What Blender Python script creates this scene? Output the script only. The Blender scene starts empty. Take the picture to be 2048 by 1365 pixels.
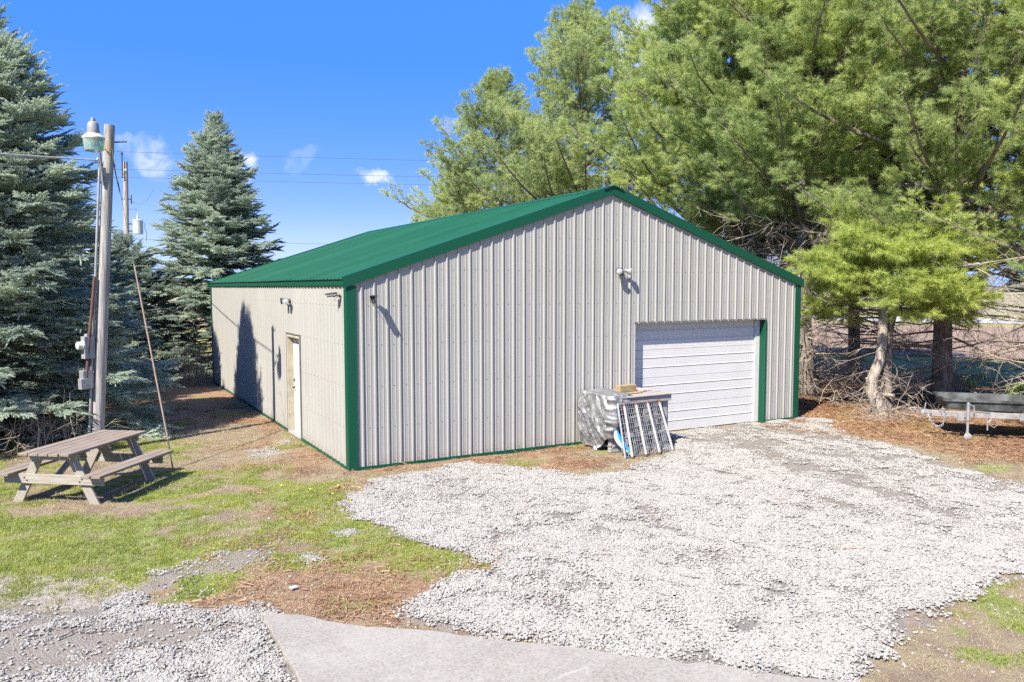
import bpy, math, random
import numpy as np
from mathutils import Vector, Matrix

# ------------------------------------------------------------------ camera, sky, sun, exposure
SC = bpy.context.scene
COL = SC.collection
R_ = math.radians
cam_d = bpy.data.cameras.new('camera')
cam = bpy.data.objects.new('camera', cam_d); COL.objects.link(cam)
cam.location = (-4.0925, -12.9878, 3.1484)
cam.rotation_euler = (R_(90 - 3.92), R_(0.05), R_(-29.254))
cam_d.sensor_width = 36; cam_d.lens = 27.71
cam_d.clip_start = 0.1; cam_d.clip_end = 6000
SC.camera = cam

SUN = Vector((-1.0, -0.53, 1.21)).normalized()          # towards the sun
ELEV = math.asin(SUN.z); AZ = math.atan2(SUN.x, SUN.y)
sd = bpy.data.lights.new('sun', 'SUN'); sd.energy = 3.9; sd.angle = R_(0.55); sd.color = (1.0, 0.93, 0.81)
so = bpy.data.objects.new('sun', sd); COL.objects.link(so)
so.rotation_euler = SUN.to_track_quat('Z', 'Y').to_euler(); so.location = (-20, -10, 30)

SC.view_settings.view_transform = 'Standard'
SC.view_settings.look = 'None'
SC.view_settings.gamma = 1.0
SC.view_settings.use_curve_mapping = False
SC.view_settings.exposure = 1.62
SC.render.engine = 'CYCLES'
SC.cycles.use_denoising = False
SC.cycles.max_bounces = 6
SC.cycles.transparent_max_bounces = 8
SC.cycles.sample_clamp_indirect = 6

W_ = bpy.data.worlds.new('World'); SC.world = W_; W_.use_nodes = True
wt = W_.node_tree; wt.nodes.clear()
def wn(t, **k):
    n = wt.nodes.new(t)
    for a, v in k.items(): setattr(n, a, v)
    return n
wl = wt.links.new
out = wn('ShaderNodeOutputWorld'); bg = wn('ShaderNodeBackground')
sky = wn('ShaderNodeTexSky', sky_type='NISHITA', sun_disc=False, sun_elevation=ELEV, sun_rotation=AZ,
         altitude=200, air_density=1.0, dust_density=0.35, ozone_density=2.4)
bg.inputs['Strength'].default_value = 0.15
# the photograph's sky is strongly graded: deeper blue, evener brightness (the same curve over the whole sky)
ssp = wn('ShaderNodeSeparateColor', mode='HSV'); hs = wn('ShaderNodeCombineColor', mode='HSV'); wl(sky.outputs[0], ssp.inputs[0])
def wm(op, a, b, clamp=False):
    m = wn('ShaderNodeMath', operation=op, use_clamp=clamp)
    for v, i in ((a, m.inputs[0]), (b, m.inputs[1])):
        if isinstance(v, (int, float)): i.default_value = v
        else: wl(v, i)
    return m.outputs[0]
sat_ = wm('MINIMUM', wm('ADD', wm('MULTIPLY', ssp.outputs[1], .83), .40), .92)
wl(sat_, hs.inputs[1]); wl(wm('ADD', wm('MULTIPLY', sat_, .040), .591), hs.inputs[0])
wl(wm('MULTIPLY', wm('POWER', wm('MULTIPLY', ssp.outputs[2], 1 / 7.0), .20), 2.75), hs.inputs[2])
tc = wn('ShaderNodeTexCoord')
nz = wn('ShaderNodeTexNoise'); nz.inputs['Scale'].default_value = 16; nz.inputs['Detail'].default_value = 7; nz.inputs['Roughness'].default_value = .62
wl(tc.outputs['Generated'], nz.inputs['Vector'])
nsub = wn('ShaderNodeVectorMath', operation='SUBTRACT'); nsub.inputs[1].default_value = (.5, .5, .5)
wl(nz.outputs['Color'], nsub.inputs[0])
nsc = wn('ShaderNodeVectorMath', operation='SCALE'); nsc.inputs['Scale'].default_value = .085
wl(nsub.outputs[0], nsc.inputs[0])
warp = wn('ShaderNodeVectorMath', operation='ADD'); wl(tc.outputs['Generated'], warp.inputs[0]); wl(nsc.outputs[0], warp.inputs[1])
# small fair-weather clouds: direction, half width, half height, opacity
CLOUDS = [((0.0933, 0.9854, 0.1427), .028, .020, .60), ((0.1838, 0.9733, 0.1376), .018, .022, .85), ((0.0667, 0.985, 0.1593), .022, .012, .28),
          ((0.3337, 0.9328, 0.1359), .022, .009, .75), ((0.4116, 0.8895, 0.1986), .014, .008, .40), ((0.2456, 0.9572, 0.1530), .018, .014, .18),
          ((0.5878, 0.7545, 0.2919), .034, .040, .85), ((0.6436, 0.7059, 0.2956), .06, .04, .75), ((-0.62, 0.70, 0.34), .09, .03, .5), ((-.9, -.2, .3), .12, .04, .6),
          ((.75, -.55, .33), .1, .04, .6), ((.1, -.93, .3), .12, .03, .6), ((.92, .2, .28), .07, .03, .6)]
acc = None
for c, hw, hh, op in CLOUDS:
    c = Vector(c).normalized(); rt = c.cross(Vector((0, 0, 1))).normalized(); up = rt.cross(c)
    s = wn('ShaderNodeVectorMath', operation='SUBTRACT'); wl(warp.outputs[0], s.inputs[0]); s.inputs[1].default_value = c
    vs = []
    for ax, h in ((rt, hw), (up, hh), (c, .5)):
        d = wn('ShaderNodeVectorMath', operation='DOT_PRODUCT'); wl(s.outputs[0], d.inputs[0]); d.inputs[1].default_value = ax / h
        q = wn('ShaderNodeMath', operation='MULTIPLY'); wl(d.outputs['Value'], q.inputs[0]); wl(d.outputs['Value'], q.inputs[1]); vs.append(q)
    a1 = wn('ShaderNodeMath', operation='ADD'); wl(vs[0].outputs[0], a1.inputs[0]); wl(vs[1].outputs[0], a1.inputs[1])
    a2 = wn('ShaderNodeMath', operation='ADD'); wl(a1.outputs[0], a2.inputs[0]); wl(vs[2].outputs[0], a2.inputs[1])
    m = wn('ShaderNodeMapRange'); m.interpolation_type = 'SMOOTHSTEP'
    wl(a2.outputs[0], m.inputs['Value']); m.inputs['From Min'].default_value = 1.7; m.inputs['From Max'].default_value = .05
    m.inputs['To Min'].default_value = 0; m.inputs['To Max'].default_value = op
    if acc is None: acc = m
    else:
        mx = wn('ShaderNodeMath', operation='MAXIMUM'); wl(acc.outputs[0], mx.inputs[0]); wl(m.outputs[0], mx.inputs[1]); acc = mx
nz2 = wn('ShaderNodeTexNoise'); nz2.inputs['Scale'].default_value = 34; nz2.inputs['Detail'].default_value = 8; nz2.inputs['Roughness'].default_value = .6; nz2.inputs['Distortion'].default_value = .6
wl(tc.outputs['Generated'], nz2.inputs['Vector']); mr = wn('ShaderNodeMapRange', interpolation_type='SMOOTHSTEP'); wl(nz2.outputs['Fac'], mr.inputs['Value'])
mr.inputs['From Min'].default_value = .34; mr.inputs['From Max'].default_value = .60; mr.inputs['To Min'].default_value = .12
cmx = wn('ShaderNodeMix', data_type='RGBA'); wl(wm('MULTIPLY', acc.outputs[0], mr.outputs[0]), cmx.inputs['Factor']); wl(hs.outputs[0], cmx.inputs[6])
cmx.inputs[7].default_value = (2.4, 2.45, 2.55, 1)
wl(cmx.outputs[2], bg.inputs['Color']); wl(bg.outputs[0], out.inputs['Surface'])

# ------------------------------------------------------------------ materials
MATS = {}
class NT:
    def __init__(s, name):
        m = bpy.data.materials.new(name); m.use_nodes = True; s.m = m; s.t = m.node_tree; s.t.nodes.clear()
        s.out = s.n('ShaderNodeOutputMaterial'); s.b = s.n('ShaderNodeBsdfPrincipled'); s.l(s.b.outputs[0], s.out.inputs['Surface'])
        MATS[name] = m
    def n(s, t, **k):
        n = s.t.nodes.new(t)
        for a, v in k.items(): setattr(n, a, v)
        return n
    def l(s, a, b): s.t.links.new(a, b)
    def coord(s, kind='Object', scale=(1, 1, 1)):
        c = s.n('ShaderNodeTexCoord'); mp = s.n('ShaderNodeMapping'); mp.inputs['Scale'].default_value = scale
        s.l(c.outputs[kind], mp.inputs['Vector']); return mp.outputs[0]
    def world(s, scale=(1, 1, 1), rot=0):
        c = s.n('ShaderNodeNewGeometry'); mp = s.n('ShaderNodeMapping'); mp.inputs['Scale'].default_value = scale; mp.inputs['Rotation'].default_value = (0, 0, rot)
        s.l(c.outputs['Position'], mp.inputs['Vector']); return mp.outputs[0]
    def noise(s, vec, scale, detail=4, rough=.55, dist=0):
        n = s.n('ShaderNodeTexNoise'); n.inputs['Scale'].default_value = scale; n.inputs['Detail'].default_value = detail
        n.inputs['Roughness'].default_value = rough; n.inputs['Distortion'].default_value = dist
        if vec is not None: s.l(vec, n.inputs['Vector'])
        return n.outputs['Fac']
    def voro(s, vec, scale, outn='Distance', feature='F1'):
        n = s.n('ShaderNodeTexVoronoi', feature=feature); n.inputs['Scale'].default_value = scale; s.l(vec, n.inputs['Vector'])
        return n.outputs[outn]
    def ramp(s, fac, a, b, lo=0.0, hi=1.0):
        m = s.n('ShaderNodeMapRange'); m.interpolation_type = 'SMOOTHSTEP'; s.l(fac, m.inputs['Value'])
        m.inputs['From Min'].default_value = a; m.inputs['From Max'].default_value = b
        m.inputs['To Min'].default_value = lo; m.inputs['To Max'].default_value = hi
        return m.outputs[0]
    def mix(s, fac, a, b, mode='MIX'):
        m = s.n('ShaderNodeMix', data_type='RGBA', blend_type=mode)
        for v, i in ((fac, m.inputs['Factor']), (a, m.inputs[6]), (b, m.inputs[7])):
            if isinstance(v, (int, float)): i.default_value = v
            elif isinstance(v, tuple): i.default_value = (*v, 1) if len(v) == 3 else v
            else: s.l(v, i)
        return m.outputs[2]
    def math(s, op, a, b=0.0):
        m = s.n('ShaderNodeMath', operation=op)
        for v, i in ((a, m.inputs[0]), (b, m.inputs[1])):
            if isinstance(v, (int, float)): i.default_value = v
            else: s.l(v, i)
        return m.outputs[0]
    def bump(s, h, strength=.3, dist=.01):
        b = s.n('ShaderNodeBump'); b.inputs['Strength'].default_value = strength; b.inputs['Distance'].default_value = dist
        s.l(h, b.inputs['Height']); s.l(b.outputs[0], s.b.inputs['Normal'])
    def attr(s, name, kind='GEOMETRY', o='Fac'):
        a = s.n('ShaderNodeAttribute', attribute_name=name, attribute_type=kind); return a.outputs[o]
    def base(s, c, rough=.6, spec=.3, metal=0.0):
        i = s.b.inputs['Base Color']
        if isinstance(c, tuple): i.default_value = (*c, 1)
        else: s.l(c, i)
        s.b.inputs['Roughness'].default_value = rough; s.b.inputs['Specular IOR Level'].default_value = spec; s.b.inputs['Metallic'].default_value = metal

def mottled(name, c1, c2, scale=6, rough=.6, spec=.3, metal=0, bump=0, stretch=(1, 1, 1), lo=.3, hi=.7, bscale=None):
    t = NT(name); v = t.coord('Object', stretch); f = t.noise(v, scale, 6, .6)
    t.base(t.mix(t.ramp(f, lo, hi), c1, c2), rough, spec, metal)
    if bump: t.bump(t.noise(v, bscale or scale * 4, 4), bump, .01)
    return t.m
def metal_sheet(name, c, dirt, rough, splash=None, vary=.3):
    t = NT(name); v = t.world(); f = t.noise(v, 1.1, 6, .65); st = t.noise(t.world((6, 6, .35)), 1.5, 5, .6)
    a = t.mix(t.ramp(f, .35, .75, 0, .35), c, dirt); col = t.mix(t.ramp(st, .52, .75, 0, .35), a, dirt)
    oi = t.n('ShaderNodeObjectInfo'); col = t.mix(t.math('MULTIPLY', oi.outputs['Random'], vary), col, dirt); fine = t.noise(v, 40, 3, .6); col = t.mix(t.ramp(fine, .6, .8, 0, .18), col, dirt)
    if splash:
        z = t.n('ShaderNodeSeparateXYZ'); t.l(t.world(), z.inputs[0]); sp = t.math('MULTIPLY', t.ramp(t.math('ADD', z.outputs['Z'], t.math('MULTIPLY', t.noise(t.world((3, 3, 1)), 2.5, 6, .7), .45)), .52, .16), t.ramp(t.noise(v, 16, 5, .7), .36, .62))
        col = t.mix(t.math('MULTIPLY', sp, .55), col, splash)
    t.base(col, rough, .22); t.bump(t.noise(v, 2.3, 2), .12, .02); return t.m

metal_sheet('cream_steel', (.345, .338, .314), (.28, .272, .25), .5, (.20, .15, .10))
metal_sheet('green_steel', (.005, .068, .037), (.008, .058, .034), .45)
metal_sheet('green_roof_steel', (.007, .072, .040), (.016, .115, .066), .55, None, .7)
metal_sheet('white_door', (.58, .572, .555), (.49, .483, .468), .45)
mottled('white_paint', (.58, .575, .56), (.50, .495, .48), 3, .45)
mottled('cream_jamb', (.42, .385, .30), (.32, .28, .20), 5, .6)
mottled('dark_header', (.10, .10, .10), (.16, .16, .15), 5, .6)
mottled('black_plastic', (.016, .016, .017), (.035, .035, .035), 8, .5)
mottled('bin_plastic', (.028, .031, .030), (.10, .11, .108), 3.5, .65, lo=.38, hi=.68, bump=.1)
mottled('dark_metal', (.05, .05, .052), (.09, .09, .09), 8, .45, .4, .3)
mottled('galvanised', (.37, .375, .385), (.26, .265, .275), 9, .5, .5, .45)
mottled('grey_paint', (.27, .28, .29), (.20, .205, .21), 6, .55)
mottled('bar_steel', (.40, .395, .385), (.29, .285, .28), 9, .55)
mottled('transformer_paint', (.44, .49, .52), (.37, .42, .45), 4, .45)
mottled('trailer_metal', (.33, .32, .31), (.22, .20, .185), 7, .6, .4, .2)
mottled('rust', (.13, .06, .035), (.22, .12, .075), 14, .8)
mottled('rusty_steel', (.20, .135, .105), (.26, .20, .165), 14, .7)
mottled('red_conduit', (.14, .065, .05), (.095, .05, .042), 12, .75)
mottled('threshold', (.22, .22, .22), (.33, .32, .31), 8, .6)
mottled('rubber', (.02, .02, .02), (.04, .04, .04), 9, .85)
mottled('screw_metal', (.30, .29, .27), (.22, .21, .2), 9, .5, .4, .3)
mottled('wire_grey', (.10, .10, .11), (.06, .06, .065), 3, .5)
mottled('cable_grey', (.34, .34, .34), (.24, .24, .24), 5, .5)
mottled('blue_plastic', (.01, .22, .58), (.02, .32, .70), 4, .35)
mottled('white_plastic', (.46, .465, .47), (.34, .345, .35), 6, .4)
mottled('red_print', (.55, .10, .09), (.72, .66, .62), 9, .6, lo=.45, hi=.55)
mottled('porcelain', (.55, .54, .52), (.42, .41, .4), 5, .3)
mottled('concrete_far', (.5, .49, .47), (.4, .39, .38), 2, .8)
t = NT('lamp_glass'); t.base((.80, .97, .82), .16, .5); t.b.inputs['Transmission Weight'].default_value = .85; t.b.inputs['IOR'].default_value = 1.2  # green light from sky and trees is put into the lens colour

t = NT('lamp_face'); t.base((.45, .46, .47), .12, .6)

def weathered(name, c1, c2, c3, axis_scale=(1.2, 26, 26)):
    t = NT(name); oi = t.n('ShaderNodeObjectInfo'); c = t.n('ShaderNodeTexCoord'); ad = t.n('ShaderNodeVectorMath', operation='ADD')
    cb = t.n('ShaderNodeVectorMath', operation='SCALE'); cb.inputs[0].default_value = (13.1, 7.7, 3.3); t.l(oi.outputs['Random'], cb.inputs['Scale'])
    t.l(c.outputs['Object'], ad.inputs[0]); t.l(cb.outputs[0], ad.inputs[1])
    mp = t.n('ShaderNodeMapping'); mp.inputs['Scale'].default_value = axis_scale; t.l(ad.outputs[0], mp.inputs['Vector'])
    g = t.noise(mp.outputs[0], 2.2, 7, .65, .3); blot = t.noise(ad.outputs[0], 4.5, 4, .6)
    col = t.mix(t.ramp(g, .36, .66), c1, c2); col = t.mix(t.ramp(blot, .50, .72, 0, .75), col, c3)
    col = t.mix(t.math('MULTIPLY', oi.outputs['Random'], .35), col, c1)
    t.base(col, .8, .2); t.bump(g, .35, .006); return t.m
weathered('grey_wood', (.34, .315, .275), (.18, .158, .135), (.28, .22, .165))
weathered('bench_wood', (.27, .225, .185), (.135, .108, .088), (.23, .155, .10))
weathered('old_wood', (.36, .34, .33), (.18, .17, .165), (.28, .24, .2))
weathered('block_wood', (.36, .27, .15), (.17, .125, .075), (.28, .24, .13), (3, 20, 20))
def pole_wood():
    t = NT('pole_wood'); v = t.coord('Object', (14, 14, .7)); g = t.noise(v, 2, 7, .65, .3); b = t.noise(t.coord('Object', (2, 2, .8)), 2.2, 5)
    c = t.mix(t.ramp(g, .34, .66), (.37, .355, .34), (.18, .168, .158))
    z = t.n('ShaderNodeSeparateXYZ'); t.l(t.coord('Object'), z.inputs[0])
    top = t.math('MULTIPLY', t.ramp(z.outputs['Z'], 3.4, 5.4, 0, .7), t.ramp(b, .54, .66)); c = t.mix(top, c, (.36, .22, .07))
    t.base(c, .85, .15); t.bump(g, .4, .008); return t.m
pole_wood()
weathered('pole_wood_plain', (.40, .36, .33), (.20, .17, .15), (.3, .25, .2), (10, 10, .8))
def bark(name, c1, c2, sc=(9, 9, 2.2)):
    t = NT(name); v = t.coord('Object', sc); g = t.noise(v, 1.6, 7, .65, .4); vo = t.voro(v, 2.0)
    c = t.mix(t.ramp(g, .33, .66), c1, c2); t.base(c, .9, .1); t.bump(t.math('ADD', g, vo), .6, .02); return t.m
bark('pine_bark', (.27, .235, .205), (.105, .088, .076)); bark('pine_bark_pale', (.40, .355, .305), (.21, .18, .15)); bark('spruce_bark', (.15, .12, .10), (.07, .055, .045))
mottled('pine_limb', (.13, .105, .088), (.24, .205, .18), 3, .9, .1)
mottled('dead_twig', (.20, .16, .13), (.38, .32, .27), 2, .9, .1)
mottled('pale_twig', (.36, .32, .28), (.52, .47, .42), 2, .9, .1)
mottled('dry_twig', (.30, .21, .14), (.42, .32, .24), 2, .9, .1)

def foliage(name, dark, light, tip, trans=.3, rough=.55):
    t = NT(name)
    tint = t.attr('tint', 'INSTANCER'); tp = t.attr('tip', 'GEOMETRY')
    c = t.mix(tint, dark, light); c = t.mix(t.math('MULTIPLY', tp, .75), c, tip)
    t.base(c, rough, .25)
    tr = t.n('ShaderNodeBsdfTranslucent'); t.l(c, tr.inputs['Color']); ms = t.n('ShaderNodeMixShader'); ms.inputs[0].default_value = trans
    t.l(t.b.outputs[0], ms.inputs[1]); t.l(tr.outputs[0], ms.inputs[2]); t.l(ms.outputs[0], t.out.inputs['Surface']); return t.m
foliage('pine_needle', (.25, .34, .10), (.48, .565, .175), (.64, .70, .37), .55)
foliage('pine_needle_far', (.25, .33, .115), (.46, .53, .19), (.62, .67, .38), .55)
foliage('pine_needle_bright', (.30, .39, .08), (.52, .60, .14), (.66, .71, .29), .55)
foliage('spruce_needle', (.31, .39, .325), (.54, .62, .50), (.76, .81, .66), .5)
foliage('spruce_needle_dark', (.21, .29, .245), (.39, .475, .385), (.60, .67, .54), .5)
foliage('grass_blade', (.12, .19, .02), (.33, .345, .065), (.41, .42, .10), .35)
foliage('straw_blade', (.25, .195, .115), (.40, .335, .215), (.44, .385, .27), .2)
foliage('needle_litter', (.17, .085, .05), (.32, .19, .105), (.36, .23, .135), .1)
foliage('broad_leaf', (.09, .16, .04), (.18, .26, .06), (.25, .32, .10), .35)
def stone(name, dark, light, brown):
    t = NT(name); v = t.world(); c = t.mix(t.math('ADD', t.math('MULTIPLY', t.attr('tint', 'INSTANCER'), .3), t.math('MULTIPLY', t.attr('tip', 'GEOMETRY'), .75)), dark, light)
    c = t.mix(t.ramp(t.noise(v, 60, 3), .45, .8, 0, .35), c, brown); t.base(c, .85, .15); return t.m
stone('gravel_stone', (.225, .213, .195), (.385, .370, .343), (.18, .15, .125))
# ------------------------------------------------------------------ mesh helpers
class MB:
    """collects faces, then becomes ONE mesh object"""
    def __init__(s): s.v = []; s.f = []; s.mi = []; s.mats = []; s.cur = 0
    def use(s, m):
        if m not in s.mats: s.mats.append(m)
        s.cur = s.mats.index(m); return s
    def add(s, vs, fs):
        o = len(s.v); s.v.extend([tuple(p) for p in vs]); s.f.extend([tuple(i + o for i in f) for f in fs]); s.mi.extend([s.cur] * len(fs))
    def box(s, c, d, M=None):
        x, y, z = d[0] / 2, d[1] / 2, d[2] / 2
        vs = [Vector((a * x, b * y, e * z)) for e in (-1, 1) for b in (-1, 1) for a in (-1, 1)]
        c = Vector(c); vs = [(M @ p if M else p) + c for p in vs]
        s.add(vs, [(0, 2, 3, 1), (4, 5, 7, 6), (0, 1, 5, 4), (2, 6, 7, 3), (0, 4, 6, 2), (1, 3, 7, 5)])
    def bar(s, a, b, w, h, up=(0, 0, 1)):
        a, b = Vector(a), Vector(b); x = (b - a).normalized(); y = Vector(up).cross(x)
        y = y.normalized() if y.length > 1e-6 else Vector((0, 1, 0)); z = x.cross(y)
        M = Matrix((x, y, z)).transposed(); s.box((a + b) / 2, ((b - a).length, w, h), M)
    def tube(s, pts, r, n=8, cap=True):
        pts = [Vector(p) for p in pts]; k = len(pts); rs = r if isinstance(r, (list, tuple)) else [r] * k
        vs = []; ref = None
        for i, p in enumerate(pts):
            d = (pts[min(i + 1, k - 1)] - pts[max(i - 1, 0)]).normalized()
            if ref is None:
                ref = Vector((0, 0, 1)) if abs(d.z) < .9 else Vector((1, 0, 0))
            u = (ref - d * ref.dot(d)); u = u.normalized() if u.length > 1e-5 else d.orthogonal().normalized(); ref = u; w = d.cross(u)
            for j in range(n):
                a = 2 * math.pi * j / n; vs.append(p + (u * math.cos(a) + w * math.sin(a)) * rs[i])
        fs = [(i * n + j, i * n + (j + 1) % n, (i + 1) * n + (j + 1) % n, (i + 1) * n + j) for i in range(k - 1) for j in range(n)]
        if cap: fs += [tuple(range(n))[::-1], tuple((k - 1) * n + j for j in range(n))]
        s.add(vs, fs)
    def lathe(s, prof, n=20, M=None, c=(0, 0, 0), cap=True):
        """prof: (radius, height) along local z"""
        c = Vector(c); vs = []
        for r, h in prof:
            for j in range(n):
                a = 2 * math.pi * j / n; p = Vector((r * math.cos(a), r * math.sin(a), h)); vs.append((M @ p if M else p) + c)
        k = len(prof)
        fs = [(i * n + j, i * n + (j + 1) % n, (i + 1) * n + (j + 1) % n, (i + 1) * n + j) for i in range(k - 1) for j in range(n)]
        if cap: fs += [tuple(range(n))[::-1], tuple((k - 1) * n + j for j in range(n))]
        s.add(vs, fs)
    def prism(s, poly, fa, fb):
        """poly of 2-D points; fa / fb map a point to the two end positions"""
        n = len(poly); vs = [fa(*p) for p in poly] + [fb(*p) for p in poly]
        s.add(vs, [(i, (i + 1) % n, n + (i + 1) % n, n + i) for i in range(n)] + [tuple(range(n))[::-1], tuple(n + i for i in range(n))])
    def build(s, name, mat=None, parent=None, smooth=None, bevel=0, loc=None):
        me = bpy.data.meshes.new(name); me.from_pydata(s.v, [], s.f)
        for m in ([mat] if mat else s.mats): me.materials.append(MATS[m])
        if not mat and len(s.mats) > 1: me.polygons.foreach_set('material_index', s.mi)
        if smooth is not None:
            me.polygons.foreach_set('use_smooth', [True] * len(me.polygons)); me.set_sharp_from_angle(angle=R_(smooth))
        me.update(); o = bpy.data.objects.new(name, me); COL.objects.link(o)
        if parent: o.parent = parent
        if loc: o.location = loc
        if bevel:
            b = o.modifiers.new('bevel', 'BEVEL'); b.width = bevel; b.segments = 1; b.limit_method = 'ANGLE'
        return o
def thing(name, label, cat, loc=(0, 0, 0), rz=0, group=None):
    o = bpy.data.objects.new(name, None); COL.objects.link(o); o.location = loc; o.rotation_euler = (0, 0, rz)
    return tag(o, label, cat, group)
def tag(o, label, cat, group=None):
    o['label'] = label; o['category'] = cat
    if group: o['group'] = group
    return o
def kind(o, k): o['kind'] = k; return o
def copy_part(o, parent, loc=None, rot=None):
    c = o.copy(); COL.objects.link(c); c.parent = parent
    if loc is not None: c.location = loc
    if rot is not None: c.rotation_euler = rot
    return c

# ---- scatter: one object whose mesh holds the points and the little shapes set on them
def frames(d, up=None, rng=None):
    """rotation matrices whose z column is d; x horizontal when up is given, else random roll"""
    d = d / np.linalg.norm(d, axis=1, keepdims=True)
    ref = np.tile(np.array([0, 0, 1.0]), (len(d), 1)) if up is not None else rng.normal(size=d.shape)
    bad = np.abs((ref * d).sum(1)) > .999; ref[bad] = (1, 0, 0)
    x = np.cross(d, ref); x /= np.linalg.norm(x, axis=1, keepdims=True); y = np.cross(d, x)
    R = np.stack([x, y, d], 2); return R
def eulers(R):
    ry = np.arcsin(np.clip(-R[:, 2, 0], -1, 1)); rx = np.arctan2(R[:, 2, 1], R[:, 2, 2]); rz = np.arctan2(R[:, 1, 0], R[:, 0, 0])
    return np.stack([rx, ry, rz], 1)
def scatter_tree(nproto):
    key = 'scatter_%d' % nproto
    if key in bpy.data.node_groups: return bpy.data.node_groups[key]
    g = bpy.data.node_groups.new(key, 'GeometryNodeTree')
    g.interface.new_socket('Geometry', in_out='INPUT', socket_type='NodeSocketGeometry'); g.interface.new_socket('Geometry', in_out='OUTPUT', socket_type='NodeSocketGeometry')
    N = g.nodes.new; L = g.links.new
    gi = N('NodeGroupInput'); go = N('NodeGroupOutput'); jn = N('GeometryNodeJoinGeometry')
    def named(nm, ty):
        n = N('GeometryNodeInputNamedAttribute'); n.data_type = ty; n.inputs['Name'].default_value = nm; return n.outputs['Attribute']
    role = named('role', 'INT'); pid = named('pid', 'INT'); rot = named('rot', 'FLOAT_VECTOR'); scl = named('scl', 'FLOAT_VECTOR')
    def eq(a, k):
        c = N('FunctionNodeCompare'); c.data_type = 'INT'; c.operation = 'EQUAL'; L(a, c.inputs[2]); c.inputs[3].default_value = k; return c.outputs[0]
    def sep(k):
        s = N('GeometryNodeSeparateGeometry'); s.domain = 'POINT'; L(gi.outputs[0], s.inputs[0]); L(eq(role, k), s.inputs[1]); return s.outputs[0]
    pts = sep(0); L(sep(99), jn.inputs[0])
    e2r = N('FunctionNodeEulerToRotation'); L(rot, e2r.inputs[0])
    for k in range(nproto):
        i = N('GeometryNodeInstanceOnPoints'); L(pts, i.inputs['Points']); L(eq(pid, k), i.inputs['Selection']); L(sep(k + 1), i.inputs['Instance'])
        L(e2r.outputs[0], i.inputs['Rotation']); L(scl, i.inputs['Scale']); L(i.outputs[0], jn.inputs[0])
    L(jn.outputs[0], go.inputs[0]); return g
def scatter(name, pts, rot, scl, tint, pid, protos, mats, parent=None, solid=None, loc=None):
    """protos: list of (verts, faces, tips); solid: MB of plain geometry carried along (twigs)"""
    pts = np.asarray(pts, np.float32); n = len(pts)
    scl = np.asarray(scl, np.float32)
    if scl.ndim == 1: scl = np.repeat(scl[:, None], 3, 1)
    V = [pts]; F = []; MI = []; role = [np.zeros(n, int)]; tips = [np.zeros(n)]; o = n
    for k, (pv, pf, pt) in enumerate(protos):
        V.append(np.asarray(pv, np.float32)); F += [tuple(i + o for i in f) for f in pf]; MI += [0] * len(pf)
        role.append(np.full(len(pv), k + 1)); tips.append(np.asarray(pt)); o += len(pv)
    if solid and solid.v:
        V.append(np.asarray(solid.v, np.float32)); F += [tuple(i + o for i in f) for f in solid.f]; MI += [1] * len(solid.f)
        role.append(np.full(len(solid.v), 99)); tips.append(np.zeros(len(solid.v))); o += len(solid.v)
    me = bpy.data.meshes.new(name); me.from_pydata(np.concatenate(V).tolist(), [], F)
    for m in mats: me.materials.append(MATS[m])
    me.polygons.foreach_set('material_index', MI)
    def at(nm, ty, arr, f):
        a = me.attributes.new(nm, ty, 'POINT'); a.data.foreach_set(f, arr)
    pad = o - n
    at('role', 'INT', np.concatenate(role).astype(np.int32), 'value')
    at('tip', 'FLOAT', np.concatenate(tips).astype(np.float32), 'value')
    at('pid', 'INT', np.concatenate([np.asarray(pid), np.full(pad, -1)]).astype(np.int32), 'value')
    at('tint', 'FLOAT', np.concatenate([np.asarray(tint), np.zeros(pad)]).astype(np.float32), 'value')
    at('rot', 'FLOAT_VECTOR', np.concatenate([np.asarray(rot, np.float32), np.zeros((pad, 3), np.float32)]).ravel(), 'vector')
    at('scl', 'FLOAT_VECTOR', np.concatenate([scl, np.ones((pad, 3), np.float32)]).ravel(), 'vector')
    me.update(); ob = bpy.data.objects.new(name, me); COL.objects.link(ob)
    if parent: ob.parent = parent
    if loc: ob.location = loc
    md = ob.modifiers.new('scatter', 'NODES'); md.node_group = scatter_tree(len(protos))
    return ob

# ---- 2-D noise and polygon distance
def _hash(ix, iy, seed):
    h = (ix.astype(np.int64) * 374761393 + iy.astype(np.int64) * 668265263 + seed * 974711) & 0x7fffffff
    h = ((h ^ (h >> 13)) * 1274126177) & 0x7fffffff
    return ((h ^ (h >> 16)) & 0xffff) / 65535.0
def vnoise(x, y, seed):
    ix = np.floor(x); iy = np.floor(y); fx = x - ix; fy = y - iy; fx = fx * fx * (3 - 2 * fx); fy = fy * fy * (3 - 2 * fy)
    a = _hash(ix, iy, seed); b = _hash(ix + 1, iy, seed); c = _hash(ix, iy + 1, seed); d = _hash(ix + 1, iy + 1, seed)
    return (a * (1 - fx) + b * fx) * (1 - fy) + (c * (1 - fx) + d * fx) * fy
def fbm(x, y, f, seed, oct=4):
    x = np.asarray(x, float); y = np.asarray(y, float); s = 0; a = 1; t = 0
    for k in range(oct):
        s = s + a * vnoise(x * f + 17.3 * k, y * f - 9.1 * k, seed + k); t += a; a *= .55; f *= 2.07
    return np.clip((s / t - .5) * 1.7 + .5, 0, 1)
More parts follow.
